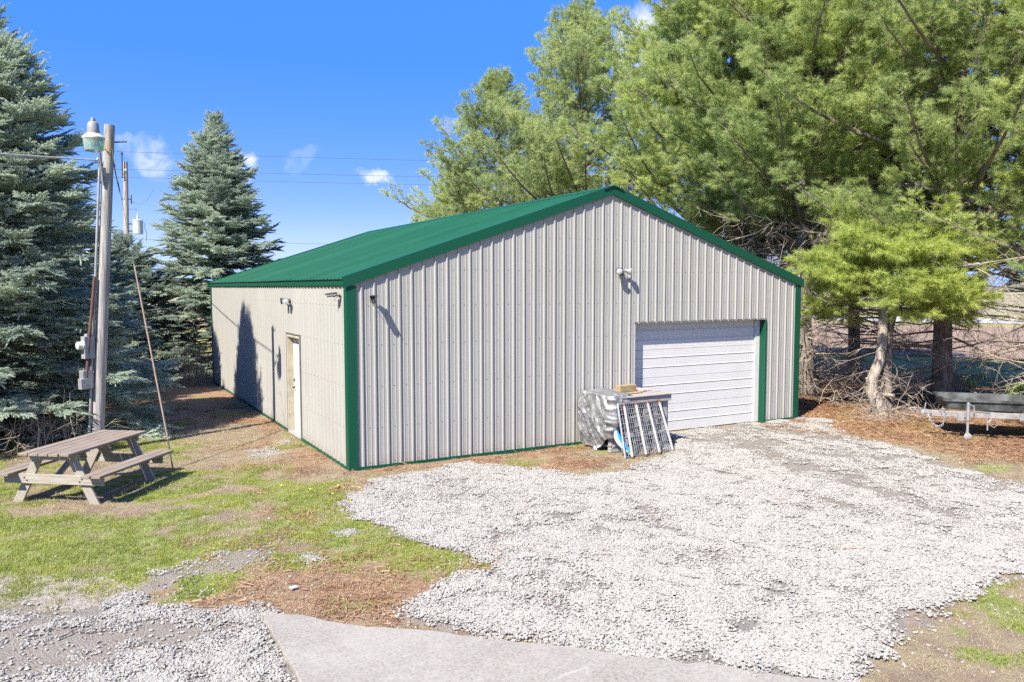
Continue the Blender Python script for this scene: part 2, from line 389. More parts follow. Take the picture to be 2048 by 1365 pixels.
def sdf(px, py, poly):
    px = np.asarray(px, float); py = np.asarray(py, float); d = np.full(px.shape, 1e9); ins = np.zeros(px.shape, bool); n = len(poly)
    for i in range(n):
        ax, ay = poly[i]; bx, by = poly[(i + 1) % n]; ex, ey = bx - ax, by - ay
        t = np.clip(((px - ax) * ex + (py - ay) * ey) / (ex * ex + ey * ey + 1e-12), 0, 1)
        d = np.minimum(d, np.hypot(px - ax - t * ex, py - ay - t * ey))
        c = ((ay > py) != (by > py)) & (px < (bx - ax) * (py - ay) / (by - ay + 1e-12) + ax); ins ^= c
    return np.where(ins, d, -d)
def sstep(a, b, x): t = np.clip((x - a) / (b - a), 0, 1); return t * t * (3 - 2 * t)

# ------------------------------------------------------------------ setting: ground
BW, BL = 10.973, 14.66
DRIVE = [(0.11, -0.84), (-0.33, -1.42), (-0.58, -1.93), (-0.71, -2.72), (-0.62, -3.6), (-0.47, -4.39), (-0.19, -4.98), (-0.07, -5.24), (-0.49, -5.46), (-0.87, -5.6), (-1.23, -5.87), (-1.45, -6.1), (-1.33, -6.35), (-0.87, -6.82), (-0.4, -7.5), (0.47, -8.4), (1.12, -9.1), (1.4, -9.0), (2.12, -8.73), (2.88, -8.55), (3.46, -8.44), (4.93, -8.36), (8.12, -8.77), (10.97, -7.75), (9.37, -6.02), (8.95, -5.72), (9.36, -4.79), (9.72, -3.58), (10.25, -2.06), (11.35, -0.52), (11.18, -0.04), (10.43, -0.06), (9.75, -0.08), (9.6, .12), (6.3, .12), (6.25, -.3), (6.2, -0.9), (5.64, -1.75), (4.84, -2.07), (3.87, -2.27), (3.25, -2.21), (2.97, -1.55), (2.16, -0.66), (1.23, -0.58)]
LOT = [(-5.63, -3.59), (-4.79, -4.02), (-4.24, -4.09), (-3.76, -3.98), (-3.41, -3.51), (-3.0, -3.52), (-2.6, -3.44), (-2.14, -3.54), (-2.23, -3.84), (-2.76, -4.05), (-3.21, -4.05), (-3.34, -4.37), (-2.92, -4.76), (-2.65, -5.12), (-2.59, -5.49), (-2.58, -6.88), (-3.31, -8.59), (-9, -9), (-9, -3.2)]
DIRTL = [(-5.54, -2.74), (-4.57, -3.21), (-3.91, -3.66), (-3.65, -4.05), (-3.95, -4.73), (-4.35, -4.75), (-5.35, -4.25)]
GRASSR = [(0.89, -9.26), (1.34, -8.86), (2.07, -8.81), (2.95, -8.66), (3.63, -8.64), (3.88, -8.92), (5.31, -9.37), (2.23, -10.6)]
MUD = [(8.35, -0.19), (8.27, -1.14), (7.64, -2.51), (7.11, -3.87), (6.81, -4.71), (6.52, -4.36), (6.81, -3.26), (6.97, -2.14), (7.44, -0.99)]
DARK1 = [(0.7, -3.9), (1.19, -4.05), (1.06, -4.47), (0.67, -4.81), (0.36, -4.75), (0.36, -4.42)]
BROWNA = [(-2.28, -4.81), (-1.84, -4.73), (-1.23, -4.91), (-0.68, -5.3), (-0.14, -5.2), (-0.86, -5.69), (-1.34, -5.93), (-1.5, -6.1), (-2.08, -5.58), (-2.42, -5.39), (-2.59, -5.33)]
SLAB = [(-2.58, -5.47), (-1.61, -6.39), (-.73, -7.21), (.36, -8.23), (1.13, -9.07), (4.6, -12.9), (4.6, -20), (-2.9, -20), (-2.64, -8.4), (-2.62, -6.97)]
PILES = [(-.42, 3.11, .36), (-.94, 2.29, .40), (-1.7, -4.0, .22), (-1.15, -3.2, .2)]

def ragged(x, y, amp=.28, seed=3): return (fbm(x, y, 1.7, seed, 5) - .5) * 1.4 * amp + (fbm(x, y, 9, seed + 40, 3) - .5) * .16
TRACKS = [([(7.29, -0.4), (7.22, -2.54), (6.81, -4.32), (6.55, -5.76), (6.51, -6.9), (6.7, -7.75)], .55, 1.0), ([(8.12, -0.87), (8.08, -2.61), (8.28, -4.09), (8.22, -5.5), (8.64, -6.78)], .5, .95),
          ([(0.05, -1.8), (0.82, -2.3), (1.63, -3.16), (2.57, -3.21)], .45, .8), ([(2.99, -3.77), (2.67, -5.25), (2.3, -6.53), (2.06, -7.54)], .35, .7), ([(0.66, -5.61), (0.62, -6.27), (0.19, -7.05)], .3, .7), ([(.45, -4.5), (.8, -4.3), (1.1, -4.2)], .45, 1.0)]
def drive_mask(x, y):
    d = sdf(x, y, DRIVE) + ragged(x, y, .26, 3)
    # inside the lot worn places show the dirt below: wheel tracks swing from the door to the lower right
    cx, cy = x - 8.3, y + .2; u = cx * .29 + cy * -.957; v = cx * .957 + cy * .29 + .05 * u * u * .35
    tr = fbm(v * 1.0, u * .16, 1.5, 21, 4); wear = sstep(.36, .72, tr) * .85
    wear = np.maximum(wear, sstep(-.25, .25, sdf(x, y, MUD) + ragged(x, y, .3, 9)) * .95)
    wear = np.maximum(wear, sstep(-.2, .2, sdf(x, y, DARK1) + ragged(x, y, .25, 12)) * .8)
    wear = np.maximum(wear, sstep(.58, .85, fbm(x, y, .9, 33, 5)) * .7)
    for pts, w, amp in TRACKS:
        dd = np.full(np.shape(x), 9.0)
        for (ax, ay), (bx, by) in zip(pts, pts[1:]):
            ex, ey = bx - ax, by - ay; tt = np.clip(((x - ax) * ex + (y - ay) * ey) / (ex * ex + ey * ey), 0, 1); dd = np.minimum(dd, np.hypot(x - ax - tt * ex, y - ay - tt * ey))
        tw = sstep(w, w * .35, dd + (fbm(x, y, 1.1, 63, 4) - .5) * w * 1.1) * amp * (.35 + .65 * sstep(.3, .6, fbm(x, y, .8, 67, 4))); trk = tw if pts is TRACKS[0][0] else np.maximum(trk, tw)
    wear = wear * (.40 + .60 * sstep(1.5, 7.5, x + .6 * (y + 4) + (fbm(x, y, .5, 37) - .5) * 3))
    wear = np.maximum(wear, trk); return sstep(-.10, .16, d), np.clip(wear, 0, 1)
def lot_mask(x, y):
    d = sdf(x, y, LOT) + ragged(x, y, .42, 5)
    wear = sstep(.42, .62, fbm(x * .7, y * 1.6, .8, 51, 5)) * .9 * sstep(-7.4, -5.2, y) + .16
    wear = np.maximum(wear, sstep(-.3, .3, sdf(x, y, DIRTL) + ragged(x, y, .4, 15)) * .9)
    return sstep(-.16, .3, d) * .95, np.clip(wear, 0, 1)
def piles_mask(x, y):
    m = np.zeros(np.shape(x))
    for a, b, r in PILES:
        q = np.hypot((x - a), (y - b) * .8) + (fbm(x, y, 3, 61) - .5) * .3; m = np.maximum(m, sstep(r, r * .5, q))
    return m
def grass_mask(x, y):
    lawn = sstep(1.4, -.4, x + .35 * (y + 3) + (fbm(x, y, .8, 70) - .5) * 2) * sstep(-5.8, -4.0, y + (fbm(x, y, .9, 72) - .5) * 2.2)
    n = fbm(x, y, .55, 80, 5) * .62 + fbm(x * .8 + y * .3, y * 1.5, 1.9, 84, 4) * .38
    g = lawn * sstep(.28, .56, n)
    g = g * sstep(9.5, 5, y) * (1 - .9 * sstep(.9, .2, np.abs(x + .35)) * (y > -.5))
    g = np.maximum(g, sstep(-.15, .35, sdf(x, y, GRASSR) + ragged(x, y, .35, 25)) * sstep(.45, .62, fbm(x, y, 1.4, 91, 4)) * .9)
    g = np.maximum(g, .55 * sstep(18, 24, x) * sstep(.35, .6, fbm(x, y, .3, 95)))
    # sparse tufts along the pad and in the needle bed
    g = np.maximum(g, sstep(.69, .78, fbm(x, y, 1.1, 97, 4)) * .7)
    return np.clip(g, 0, 1)
def litter_mask(x, y):
    r = sstep(8.9, 10.3, x + .22 * y + (fbm(x, y, .7, 101) - .5) * 1.6) * sstep(30, 23, x)
    strip = sstep(.55, .12, np.abs(y + .18)) * sstep(-.6, .1, x) * sstep(11.2, 10.8, x) * (.45 + .55 * sstep(.35, .6, fbm(x, y, 1.3, 105)))
    mid = np.maximum(sstep(-.5, .4, sdf(x, y, BROWNA) + ragged(x, y, .5, 29)) * .75, sstep(-.6, .5, sdf(x, y, [(-4.4, -3.2), (-2.2, -2.9), (-.6, -4.2), (-.5, -5.2), (-1.6, -5.8), (-2.7, -5.2), (-3.4, -4.6)]) + ragged(x, y, .9, 77)) * .6)
    blob = sstep(.95, .25, np.hypot((x - 3.2) / 1.9, (y + 1.25) / .85) + (fbm(x, y, 1.3, 107) - .5) * .9) * .9
    left = sstep(4.0, 9, y) * sstep(1, -1, x) * .6 + sstep(1.4, .2, np.abs(x + .2)) * sstep(-1, 1, y) * .7 * sstep(.3, .6, fbm(x, y, 1.1, 109))
    spots = sstep(.60, .85, fbm(x, y, .9, 111, 5)) * .45 * sstep(3, 0, x)
    return np.clip(np.maximum.reduce([r, strip, mid, blob, left, spots]), 0, 1)
def ground_z(x, y): return (fbm(x, y, .9, 5, 4) - .5) * .03 - .005

def sheet(name, xs, ys, zf, mat, attrs, keep=None):
    X, Y = np.meshgrid(xs, ys); nx, ny = len(xs), len(ys); Z = zf(X, Y)
    V = np.stack([X, Y, Z], -1).reshape(-1, 3); idx = np.arange(nx * ny).reshape(ny, nx)
    Fq = np.stack([idx[:-1, :-1], idx[:-1, 1:], idx[1:, 1:], idx[1:, :-1]], -1).reshape(-1, 4)
    if keep is not None:
        k = keep(X, Y).ravel(); Fq = Fq[k[Fq].any(1)]
        used = np.unique(Fq); rm = np.full(len(V), -1); rm[used] = np.arange(len(used)); V = V[used]; Fq = rm[Fq]
    me = bpy.data.meshes.new(name); me.from_pydata(V.tolist(), [], Fq.tolist()); me.materials.append(MATS[mat])
    for nm, fn in attrs.items():
        a = me.attributes.new(nm, 'FLOAT', 'POINT'); a.data.foreach_set('value', np.clip(fn(V[:, 0], V[:, 1]), 0, 1).astype(np.float32))
    me.polygons.foreach_set('use_smooth', [True] * len(me.polygons)); me.update()
    o = bpy.data.objects.new(name, me); COL.objects.link(o); return kind(o, 'structure')

def ground_material():
    t = NT('ground_soil'); v = t.world()
    n1 = t.noise(v, 2.2, 7, .62); n2 = t.noise(v, 14, 6, .68); n3 = t.noise(v, 70, 4, .7)
    st = t.noise(t.world((9, 34, 9), R_(20)), 1.6, 5, .7); st2 = t.noise(t.world((34, 9, 9), R_(-35)), 1.6, 5, .7)
    straw = t.mix(t.ramp(n3, .35, .65), (.215, .165, .10), (.30, .25, .165)); soil = t.mix(t.ramp(n3, .35, .65), (.16, .115, .085), (.25, .185, .14))
    c = t.mix(t.ramp(n1, .40, .62), straw, soil)
    lit = t.mix(t.ramp(t.math('ADD', st, st2), .78, 1.2), (.145, .078, .05), (.35, .215, .125)); lit = t.mix(t.ramp(n2, .48, .70, 0, .7), lit, (.31, .24, .175)); lit = t.mix(t.ramp(n1, .5, .75, 0, .6), lit, (.13, .08, .06))
    la = t.attr('litter'); c = t.mix(t.ramp(t.math('ADD', la, t.math('MULTIPLY', t.math('SUBTRACT', n2, .5), .9)), .15, .85), c, lit)
    ga = t.attr('grass'); gr = t.mix(t.ramp(n3, .3, .7), (.10, .155, .03), (.26, .29, .08))
    c = t.mix(t.ramp(t.math('ADD', ga, t.math('MULTIPLY', t.math('SUBTRACT', n2, .5), 1.1)), .15, .85, 0, .9), c, gr)
    da = t.attr('dirt'); dc = t.mix(t.ramp(n2, .35, .65), (.26, .225, .195), (.38, .345, .305))
    c = t.mix(t.ramp(t.math('ADD', da, t.math('MULTIPLY', t.math('SUBTRACT', n2, .5), .8)), .3, .7), c, dc)
    peb = t.voro(v, 34); c = t.mix(t.math('MULTIPLY', t.ramp(peb, .20, .12), t.ramp(n2, .52, .6)), c, (.42, .40, .37))
    t.base(c, .95, .1); t.bump(t.math('ADD', n2, t.math('MULTIPLY', n3, .6)), .8, .03)
    return t.m
ground_material()
def gravel_bed():
    t = NT('gravel_bed'); v = t.world(); n2 = t.noise(v, 9, 5, .6); n3 = t.noise(v, 90, 3, .7)
    vd = t.voro(v, 46); vc = t.voro(v, 46, 'Color')
    dirt = t.mix(t.ramp(n3, .3, .7), (.19, .168, .143), (.275, .25, .222)); dirt = t.mix(t.ramp(n2, .45, .7, 0, .55), dirt, (.15, .122, .10))
    stn = t.mix(t.n('ShaderNodeSeparateColor').outputs[0] if False else t.ramp(vd, .05, .55), (.31, .297, .275), (.185, .168, .148))
    wear = t.attr('wear'); c = t.mix(t.ramp(t.math('ADD', wear, t.math('MULTIPLY', t.math('SUBTRACT', n2, .5), .9)), .25, .75), stn, dirt)
    edge = t.attr('edge'); c = t.mix(t.math('MULTIPLY', edge, t.ramp(n2, .4, .6)), c, (.30, .21, .15))
    t.base(c, .95, .1); t.bump(t.math('SUBTRACT', n3, vd), .7, .02); return t.m
gravel_bed()
g = sheet('ground', np.arange(-11, 24.01, .12), np.arange(-13.6, 20.01, .12), ground_z, 'ground_soil',
          dict(grass=grass_mask, litter=litter_mask, dirt=lambda x, y: np.maximum.reduce([drive_mask(x, y)[0] * .9, lot_mask(x, y)[0], sstep(-.45, .1, sdf(x, y, DIRTL)) * .85])))
dm = sheet('gravel_driveway', np.arange(-2, 13, .06), np.arange(-9.6, .4, .06), lambda x, y: ground_z(x, y) + .028 * drive_mask(x, y)[0] - .010, 'gravel_bed',
           dict(wear=lambda x, y: drive_mask(x, y)[1], edge=lambda x, y: 1 - drive_mask(x, y)[0]), keep=lambda x, y: (drive_mask(x, y)[0] > .1) & ~((y > -.02) & ((x < 6.1) | (x > 9.86))))
lm_ = sheet('gravel_path', np.arange(-9, -1.9, .06), np.arange(-9, -3, .06), lambda x, y: ground_z(x, y) + .026 * lot_mask(x, y)[0] - .010, 'gravel_bed',
            dict(wear=lambda x, y: lot_mask(x, y)[1], edge=lambda x, y: 1 - lot_mask(x, y)[0]), keep=lambda x, y: lot_mask(x, y)[0] > .1)

# concrete pad with a broken edge
def concrete():
    t = NT('concrete'); v = t.world(); n1 = t.noise(v, 1.3, 6, .6); n2 = t.noise(v, 9, 6, .65); n3 = t.noise(v, 120, 3, .6)
    c = t.mix(t.ramp(n1, .35, .68), (.262, .24, .21), (.21, .19, .165)); c = t.mix(t.ramp(n2, .50, .70, 0, .55), c, (.315, .297, .268)); c = t.mix(t.ramp(n2, .46, .30, 0, .5), c, (.20, .175, .15))
    st = t.noise(t.world((1, 6, 1), R_(-40)), 1.8, 5, .65); c = t.mix(t.ramp(st, .62, .72, 0, .6), c, (.42, .40, .37)); c = t.mix(t.ramp(n3, .62, .74, 0, .55), c, (.30, .27, .25))
    ck = t.n('ShaderNodeTexVoronoi', feature='DISTANCE_TO_EDGE'); ck.inputs['Scale'].default_value = .55; wv = t.n('ShaderNodeVectorMath', operation='ADD'); t.l(v, wv.inputs[0]); nn = t.n('ShaderNodeTexNoise'); nn.inputs['Scale'].default_value = 2.5; nn.inputs['Detail'].default_value = 6; t.l(v, nn.inputs['Vector']); t.l(nn.outputs['Color'], wv.inputs[1]); t.l(wv.outputs[0], ck.inputs['Vector']); c = t.mix(t.math('MULTIPLY', t.ramp(ck.outputs['Distance'], .006, .002, 0, .5), t.ramp(n1, .5, .62)), c, (.14, .12, .10)); n4 = t.noise(v, 34, 5, .7); c = t.mix(t.ramp(n4, .38, .62, .0, .42), c, (.37, .35, .32)); c = t.mix(t.ramp(n4, .46, .30, 0, .5), c, (.185, .16, .135)); sp = t.voro(v, 9); c = t.mix(t.ramp(sp, .07, .04, 0, .8), c, (.24, .2, .17))
    t.base(c, .88, .15); t.bump(t.math('ADD', t.math('MULTIPLY', n2, 1.0), t.math('MULTIPLY', n3, .5)), .25, .01); return t.m
concrete()
rng = np.random.default_rng(4)
pl = []
for i in range(len(SLAB)):
    a, b = np.array(SLAB[i]), np.array(SLAB[(i + 1) % len(SLAB)]); L = np.linalg.norm(b - a); n = max(1, int(L / .12)) if i in (0, 1, 2, 3, 4, 7, 8, 9) else 1
    nrm = np.array([-(b - a)[1], (b - a)[0]]) / L
    for k in range(n):
        p = a + (b - a) * k / n; off = (fbm(p[0], p[1], 1.6, 31) - .5) * .10 + rng.normal() * .008 if n > 1 and k > 0 else 0
        pl.append(p + nrm * off)
mb = MB(); n = len(pl); cpt = np.mean(pl, 0)
rings = [[(p[0], p[1], -.12) for p in pl], [(p[0], p[1], .045) for p in pl]]
inner = []
for i, p in enumerate(pl):
    d = np.array(SLAB[0]) * 0 + (cpt - p); d = d / np.linalg.norm(d); inner.append((p[0] + d[0] * .025, p[1] + d[1] * .025, .062))
vs = rings[0] + rings[1] + inner
mb.add(vs, [(k * n + i, k * n + (i + 1) % n, (k + 1) * n + (i + 1) % n, (k + 1) * n + i) for k in (0, 1) for i in range(n)] + [tuple(2 * n + i for i in range(n))])
kind(mb.build('concrete_slab', 'concrete'), 'structure')

# wider land: meadow out to the horizon, tilled field, grass verge, gravel road
def land(name, c1, c2, c3, sc, stretch=(1, 1, 1), rot=0):
    t = NT(name); v = t.world(stretch, rot); n1 = t.noise(v, sc, 6, .6); n2 = t.noise(t.world(), .9, 5, .65); n3 = t.noise(t.world(), 7, 4, .7)
    c = t.mix(t.ramp(n1, .38, .64), c1, c2); c = t.mix(t.ramp(n2, .45, .7, 0, .7), c, c3); c = t.mix(t.ramp(n3, .5, .75, 0, .5), c, c1); t.base(c, .95, .1); t.bump(n3, .5, .06); return t.m
land('meadow', (.24, .22, .08), (.30, .28, .09), (.33, .26, .14), .35)
land('tilled_soil', (.23, .165, .122), (.29, .215, .165), (.19, .135, .10), .5, (1, 5, 1), R_(-30))
land('road_gravel', (.37, .36, .345), (.43, .415, .40), (.31, .295, .28), .8)
land('far_field', (.25, .225, .14), (.31, .27, .18), (.22, .22, .11), .02, (1, 6, 1), R_(-30))
def strip(name, mat, d0, d1, z, half=420, ang=-50.0):
    """band of land across the view to the east, d0 to d1 metres from the barn's front corner"""
    a = R_(ang + 90); f = Vector((math.sin(R_(61)), math.cos(R_(61)), 0)); s = Vector((f.y, -f.x, 0)); c = Vector((-4, -13, 0)); mb = MB(); n = 40
    top = [c + f * (d1 + .6 * math.sin(i * 1.7)) + s * (half * (2 * i / n - 1)) for i in range(n + 1)]; bot = [c + f * (d0 + .5 * math.sin(i * 2.3)) + s * (half * (2 * i / n - 1)) for i in range(n + 1)]
    vs = [(p.x, p.y, z) for p in bot] + [(p.x, p.y, z) for p in top]; mb.add(vs, [(i, i + 1, n + 2 + i, n + 1 + i) for i in range(n)])
    return kind(mb.build(name, mat), 'structure')
mb = MB(); mb.add([(-2500, -2500, -.06), (2500, -2500, -.06), (2500, 2500, -.06), (-2500, 2500, -.06)], [(0, 1, 2, 3)]); kind(mb.build('meadow', 'meadow'), 'structure')
strip('tilled_field', 'tilled_soil', 40, 73, -.03)
strip('gravel_road', 'road_gravel', 79, 91, -.02)
strip('stubble_field', 'far_field', 100, 700, -.03, 1500)
# ------------------------------------------------------------------ the barn
barn = thing('barn', 'cream ribbed metal pole barn with green gable roof and white overhead door', 'barn')
PITCH, RO = .2286, .01
TOPZ = lambda x: 3.235 + min(x, BW - x) / 3.0 * 1.0        # underside of the rake
def profile(a, b):
    """(distance, relief) along a ribbed sheet from a to b"""
    ev = []
    k0 = int((a - RO) / PITCH) - 1; k1 = int((b - RO) / PITCH) + 2
    for k in range(k0, k1):
        c = RO + k * PITCH
        ev += [(c - .023, 0), (c - .012, .024), (c + .012, .024), (c + .023, 0)]
        for m in (.0762, .1524): ev += [(c + m - .013, 0), (c + m - .006, .0045), (c + m + .006, .0045), (c + m + .013, 0)]
    def h(x):
        for (x0, h0), (x1, h1) in zip(ev, ev[1:]):
            if x0 <= x <= x1: return h0 + (h1 - h0) * (x - x0) / (x1 - x0)
        return 0
    return [(a, h(a))] + [e for e in ev if a < e[0] < b] + [(b, h(b))]
def wall_panels(length, place, top, openings=(), z0=.05, apex=None):
    edges = [0.0]; x = RO + 4 * PITCH - .02
    while x < length - .1: edges.append(x); x += 4 * PITCH
    edges.append(length)
    for i, (a, b) in enumerate(zip(edges, edges[1:])):
        cuts = {a, b}
        for o in openings: cuts |= {c for c in o[:2] if a < c < b}
        if apex and a < apex < b: cuts.add(apex)
        cuts = sorted(cuts); mb = MB()
        for c0, c1 in zip(cuts, cuts[1:]):
            zb = z0
            for o in openings:
                if c0 >= o[0] - 1e-6 and c1 <= o[1] + 1e-6: zb = o[2]
            pr = profile(c0, c1); vs = [place(x, h + .0012 * (i % 2), zb) for x, h in pr] + [place(x, h + .0012 * (i % 2), top(x)) for x, h in pr]; n = len(pr)
            mb.add(vs, [(j, j + 1, n + j + 1, n + j) for j in range(n - 1)])
        mb.build('wall_panel', 'cream_steel', barn)
GD = (6.12, 9.86, 2.39)      # garage opening
ED = (3.17, 4.27, 2.14)      # entry door opening
wall_panels(BW, lambda x, h, z: (x, -h, z), TOPZ, [GD], apex=BW / 2)
wall_panels(BL, lambda y, h, z: (-h, y, z), lambda y: 3.235, [ED])
wall_panels(BL, lambda y, h, z: (BW + h, y, z), lambda y: 3.235)
wall_panels(BW, lambda x, h, z: (x, BL + h, z), TOPZ, apex=BW / 2)
mb = MB()                      # unseen box added to keep daylight out between the sheets
mb.add([(.30, .32, .02), (BW - .07, .32, .02), (BW - .07, BL - .07, .02), (.30, BL - .07, .02), (.30, .32, 3.2), (BW - .07, .32, 3.2), (BW - .07, BL - .07, 3.2), (.30, BL - .07, 3.2)],
       [(0, 1, 5, 4), (1, 2, 6, 5), (2, 3, 7, 6), (3, 0, 4, 7), (4, 5, 6, 7)]); mb.build('daylight_block', 'dark_header', barn)
# screws in rows
mb = MB(); k = 0
def screw(p, nrm):
    nrm = Vector(nrm); M = nrm.to_track_quat('Z', 'Y').to_matrix(); mb.lathe([(.010, 0), (.010, .003), (.0055, .004), (.0055, .009)], 6, M, p)
for k in range(0, 48):
    x = RO + k * PITCH + .115
    if x > BW - .1: continue
    for z in (.11, .72, 1.44, 2.16, 2.83, 3.47, 4.10, 4.62):
        if z < TOPZ(x) - .12 and not (GD[0] - .03 < x < GD[1] + .03 and z < GD[2] + .05): screw((x, -.001, z + .004 * math.sin(k * 2.1)), (0, -1, 0))
        if GD[0] < x < GD[1] and z == .11: screw((x, -.001, 2.45), (0, -1, 0))
kind(mb.build('screw', 'screw_metal', barn), 'stuff')
mb = MB()
for k in range(0, 64):
    y = RO + k * PITCH + .115
    for z in (.11, .72, 1.44, 2.16, 2.83):
        if not (ED[0] - .05 < y < ED[1] + .05 and z < ED[2] + .05): screw((-.001, y, z), (-1, 0, 0))
kind(mb.build('screw', 'screw_metal', barn), 'stuff')
# roof
SL = 1 / 3.0; ca = math.cos(math.atan(SL)); sa = math.sin(math.atan(SL)); RZ = 3.315
def roofp(x, h, left=True):
    px, pz = x - sa * h, RZ + x * SL + ca * h
    return (px, pz) if left else (BW - px, pz)
edges = [-.04]; y = RO + 4 * PITCH - .02
while y < BL - .2: edges.append(y); y += 4 * PITCH
edges.append(BL + .04)
for left in (True, False):
    for i, (a, b) in enumerate(zip(edges, edges[1:])):
        mb = MB(); pr = profile(a, b); n = len(pr); vs = []
        lift = .0015 * (i % 2) + (.006 if i == 4 else 0)
        for x in (-.075, BW / 2):
            for y, h in pr:
                px, pz = roofp(x, h + lift, left); vs.append((px, y, pz))
        for y, h in pr:
            px, pz = roofp(-.075, h + lift - .012, left); vs.append((px, y, pz))
        mb.add(vs, [(j, j + 1, n + j + 1, n + j) for j in range(n - 1)] + [(j, j + 1, 2 * n + j + 1, 2 * n + j) for j in range(n - 1)])
        mb.build('roof_panel', 'green_roof_steel', barn)
# rake trims, eave trims, ridge cap, corner trims, base trims
rake = [(-.058, -.150), (-.058, .040), (.11, .040), (.11, .034), (-.050, .034), (-.050, -.143), (-.022, -.143), (-.022, -.150)]
for y0, sg in ((0, 1), (BL, -1)):
    for left in (True, False):
        mb = MB()
        f = lambda x: (lambda q, h: ((x if left else BW - x), y0 + sg * q, RZ + x * SL + h))
        mb.prism(rake, f(-.095), f(BW / 2 + (.0 if left else -.001))); mb.build('rake_trim', 'green_steel', barn)
for left in (True, False):
    X = (lambda x: x) if left else (lambda x: BW - x)
    mb = MB(); pol = [(-.004, 3.165), (-.040, 3.165), (-.048, 3.178), (-.048, 3.285), (-.060, 3.288), (-.060, 3.278), (-.042, 3.270), (-.042, 3.2), (-.004, 3.2)]
    mb.prism(pol, lambda a, b: (X(a), -.020, b), lambda a, b: (X(a), BL + .02, b)); mb.build('eave_trim', 'green_steel', barn)
mb = MB(); zc = RZ + BW / 2 * SL + .036
for left in (True, False):
    X = (lambda x: BW / 2 - x) if left else (lambda x: BW / 2 + x)
    pol = [(-.0005, .002), (.05, -.008), (.235, -.235 * SL + .006), (.240, -.24 * SL - .016), (.235, -.24 * SL - .02), (.05, -.03), (-.0005, -.03)]
    mb.prism(pol, lambda a, b: (X(a), -.085, zc + b), lambda a, b: (X(a), BL + .085, zc + b))
mb.build('ridge_cap', 'green_steel', barn)
mb = MB(); pol = [(-.20, -.075), (0, -.006), (.20, -.075), (.20, -.10), (0, -.034), (-.20, -.10)]
mb.prism(pol, lambda a, b: (BW / 2 + a, -.068, zc + b), lambda a, b: (BW / 2 + a, -.060, zc + b)); mb.build('ridge_closure', 'black_plastic', barn)
def corner(cx, cy, sx, sy):
    mb = MB(); pol = [(-.030, -.030), (.135, -.030), (.135, -.002), (.128, -.002), (.128, -.023), (-.023, -.023), (-.023, .128), (-.002, .128), (-.002, .135), (-.030, .135)]
    mb.prism(pol, lambda a, b: (cx + sx * a, cy + sy * b, .012), lambda a, b: (cx + sx * a, cy + sy * b, 3.172)); mb.build('corner_trim', 'green_steel', barn)
for cx, cy, sx, sy in ((0, 0, 1, 1), (BW, 0, -1, 1), (0, BL, 1, -1), (BW, BL, -1, -1)): corner(cx, cy, sx, sy)
def base_trim(a, b, axis):
    mb = MB(); n = .026
    if axis == 'front': mb.box(((a + b) / 2, -.018, .022), (b - a, .030, .064))
    elif axis == 'left': mb.box((-.018, (a + b) / 2, .022), (.030, b - a, .064))
    elif axis == 'right': mb.box((BW + .018, (a + b) / 2, .022), (.030, b - a, .064))
    else: mb.box(((a + b) / 2, BL + .018, .022), (b - a, .030, .064))
    mb.build('base_trim', 'green_steel', barn)
base_trim(.137, GD[0] - .045, 'front'); base_trim(GD[1] + .045, BW - .137, 'front'); base_trim(.137, ED[0] - .03, 'left'); base_trim(ED[1] + .03, BL - .137, 'left'); base_trim(.137, BL - .137, 'right'); base_trim(.137, BW - .137, 'back')
# overhead door
gd = bpy.data.objects.new('garage_door', None); COL.objects.link(gd); gd.parent = barn; gd.location = (0, 0, 0)
DX0, DX1, DY = GD[0] + .004, 9.715, .185
secs = [(.012, .605), (.608, 1.205), (1.208, 1.805), (1.808, 2.386)]
for za, zb in secs:
    pr = [(za, .010), (za + .006, 0)]
    H = zb - za
    def groove(z, w, d): return [(z - w * 1.1, 0), (z - w * .4, d), (z + w * .3, d), (z + w * 1.4, -.006), (z + w * 2.6, -.006), (z + w * 3.2, 0)]
    def fine(z): return [(z - .006, 0), (z, .0028), (z + .004, 0)]
    items = [(z, 'f') for z in (.045, .085, .125, .165, .27, .31, .35, .385, .475, .515, .55) if z < H - .02] + [(.208, 'g'), (.415, 'g')]
    for z, k in sorted(items):
        pr += groove(za + z, .009, .014) if k == 'g' else fine(za + z)
    pr += [(zb - .006, 0), (zb, .010)]
    mb = MB(); n = len(pr); vs = [(DX0, DY + d, z) for z, d in pr] + [(DX1, DY + d, z) for z, d in pr]
    mb.add(vs, [(j, j + 1, n + j + 1, n + j) for j in range(n - 1)]); mb.box(((DX0 + DX1) / 2, DY + .035, (za + zb) / 2), (DX1 - DX0, .03, zb - za - .004))
    mb.build('door_section', 'white_door', gd)
mb = MB(); mb.box(((DX0 + DX1) / 2, DY + .02, .004), (DX1 - DX0, .03, .018)); mb.build('bottom_seal', 'rubber', gd)
mb = MB(); mb.box((9.788, .165, 1.19), (.140, .035, 2.36)); mb.build('door_stop', 'white_paint', barn)
mb = MB(); mb.box((9.726, .150, 2.14), (.012, .02, .12)); mb.build('hinge', 'galvanised', gd); mb = MB(); mb.box((9.726, .150, 2.0), (.012, .02, .03)); mb.build('latch', 'galvanised', gd)
mb = MB(); mb.box((GD[1] + .019, .092, 1.195), (.036, .245, 2.38)); mb.build('door_jamb', 'green_steel', barn)
mb = MB(); mb.box((GD[0] - .019, .106, 1.195), (.036, .205, 2.38)); mb.build('door_jamb', 'green_steel', barn)
mb = MB(); mb.box(((GD[0] + GD[1]) / 2, .095, 2.408), (GD[1] - GD[0] + .07, .236, .034)); mb.build('door_header', 'dark_header', barn)
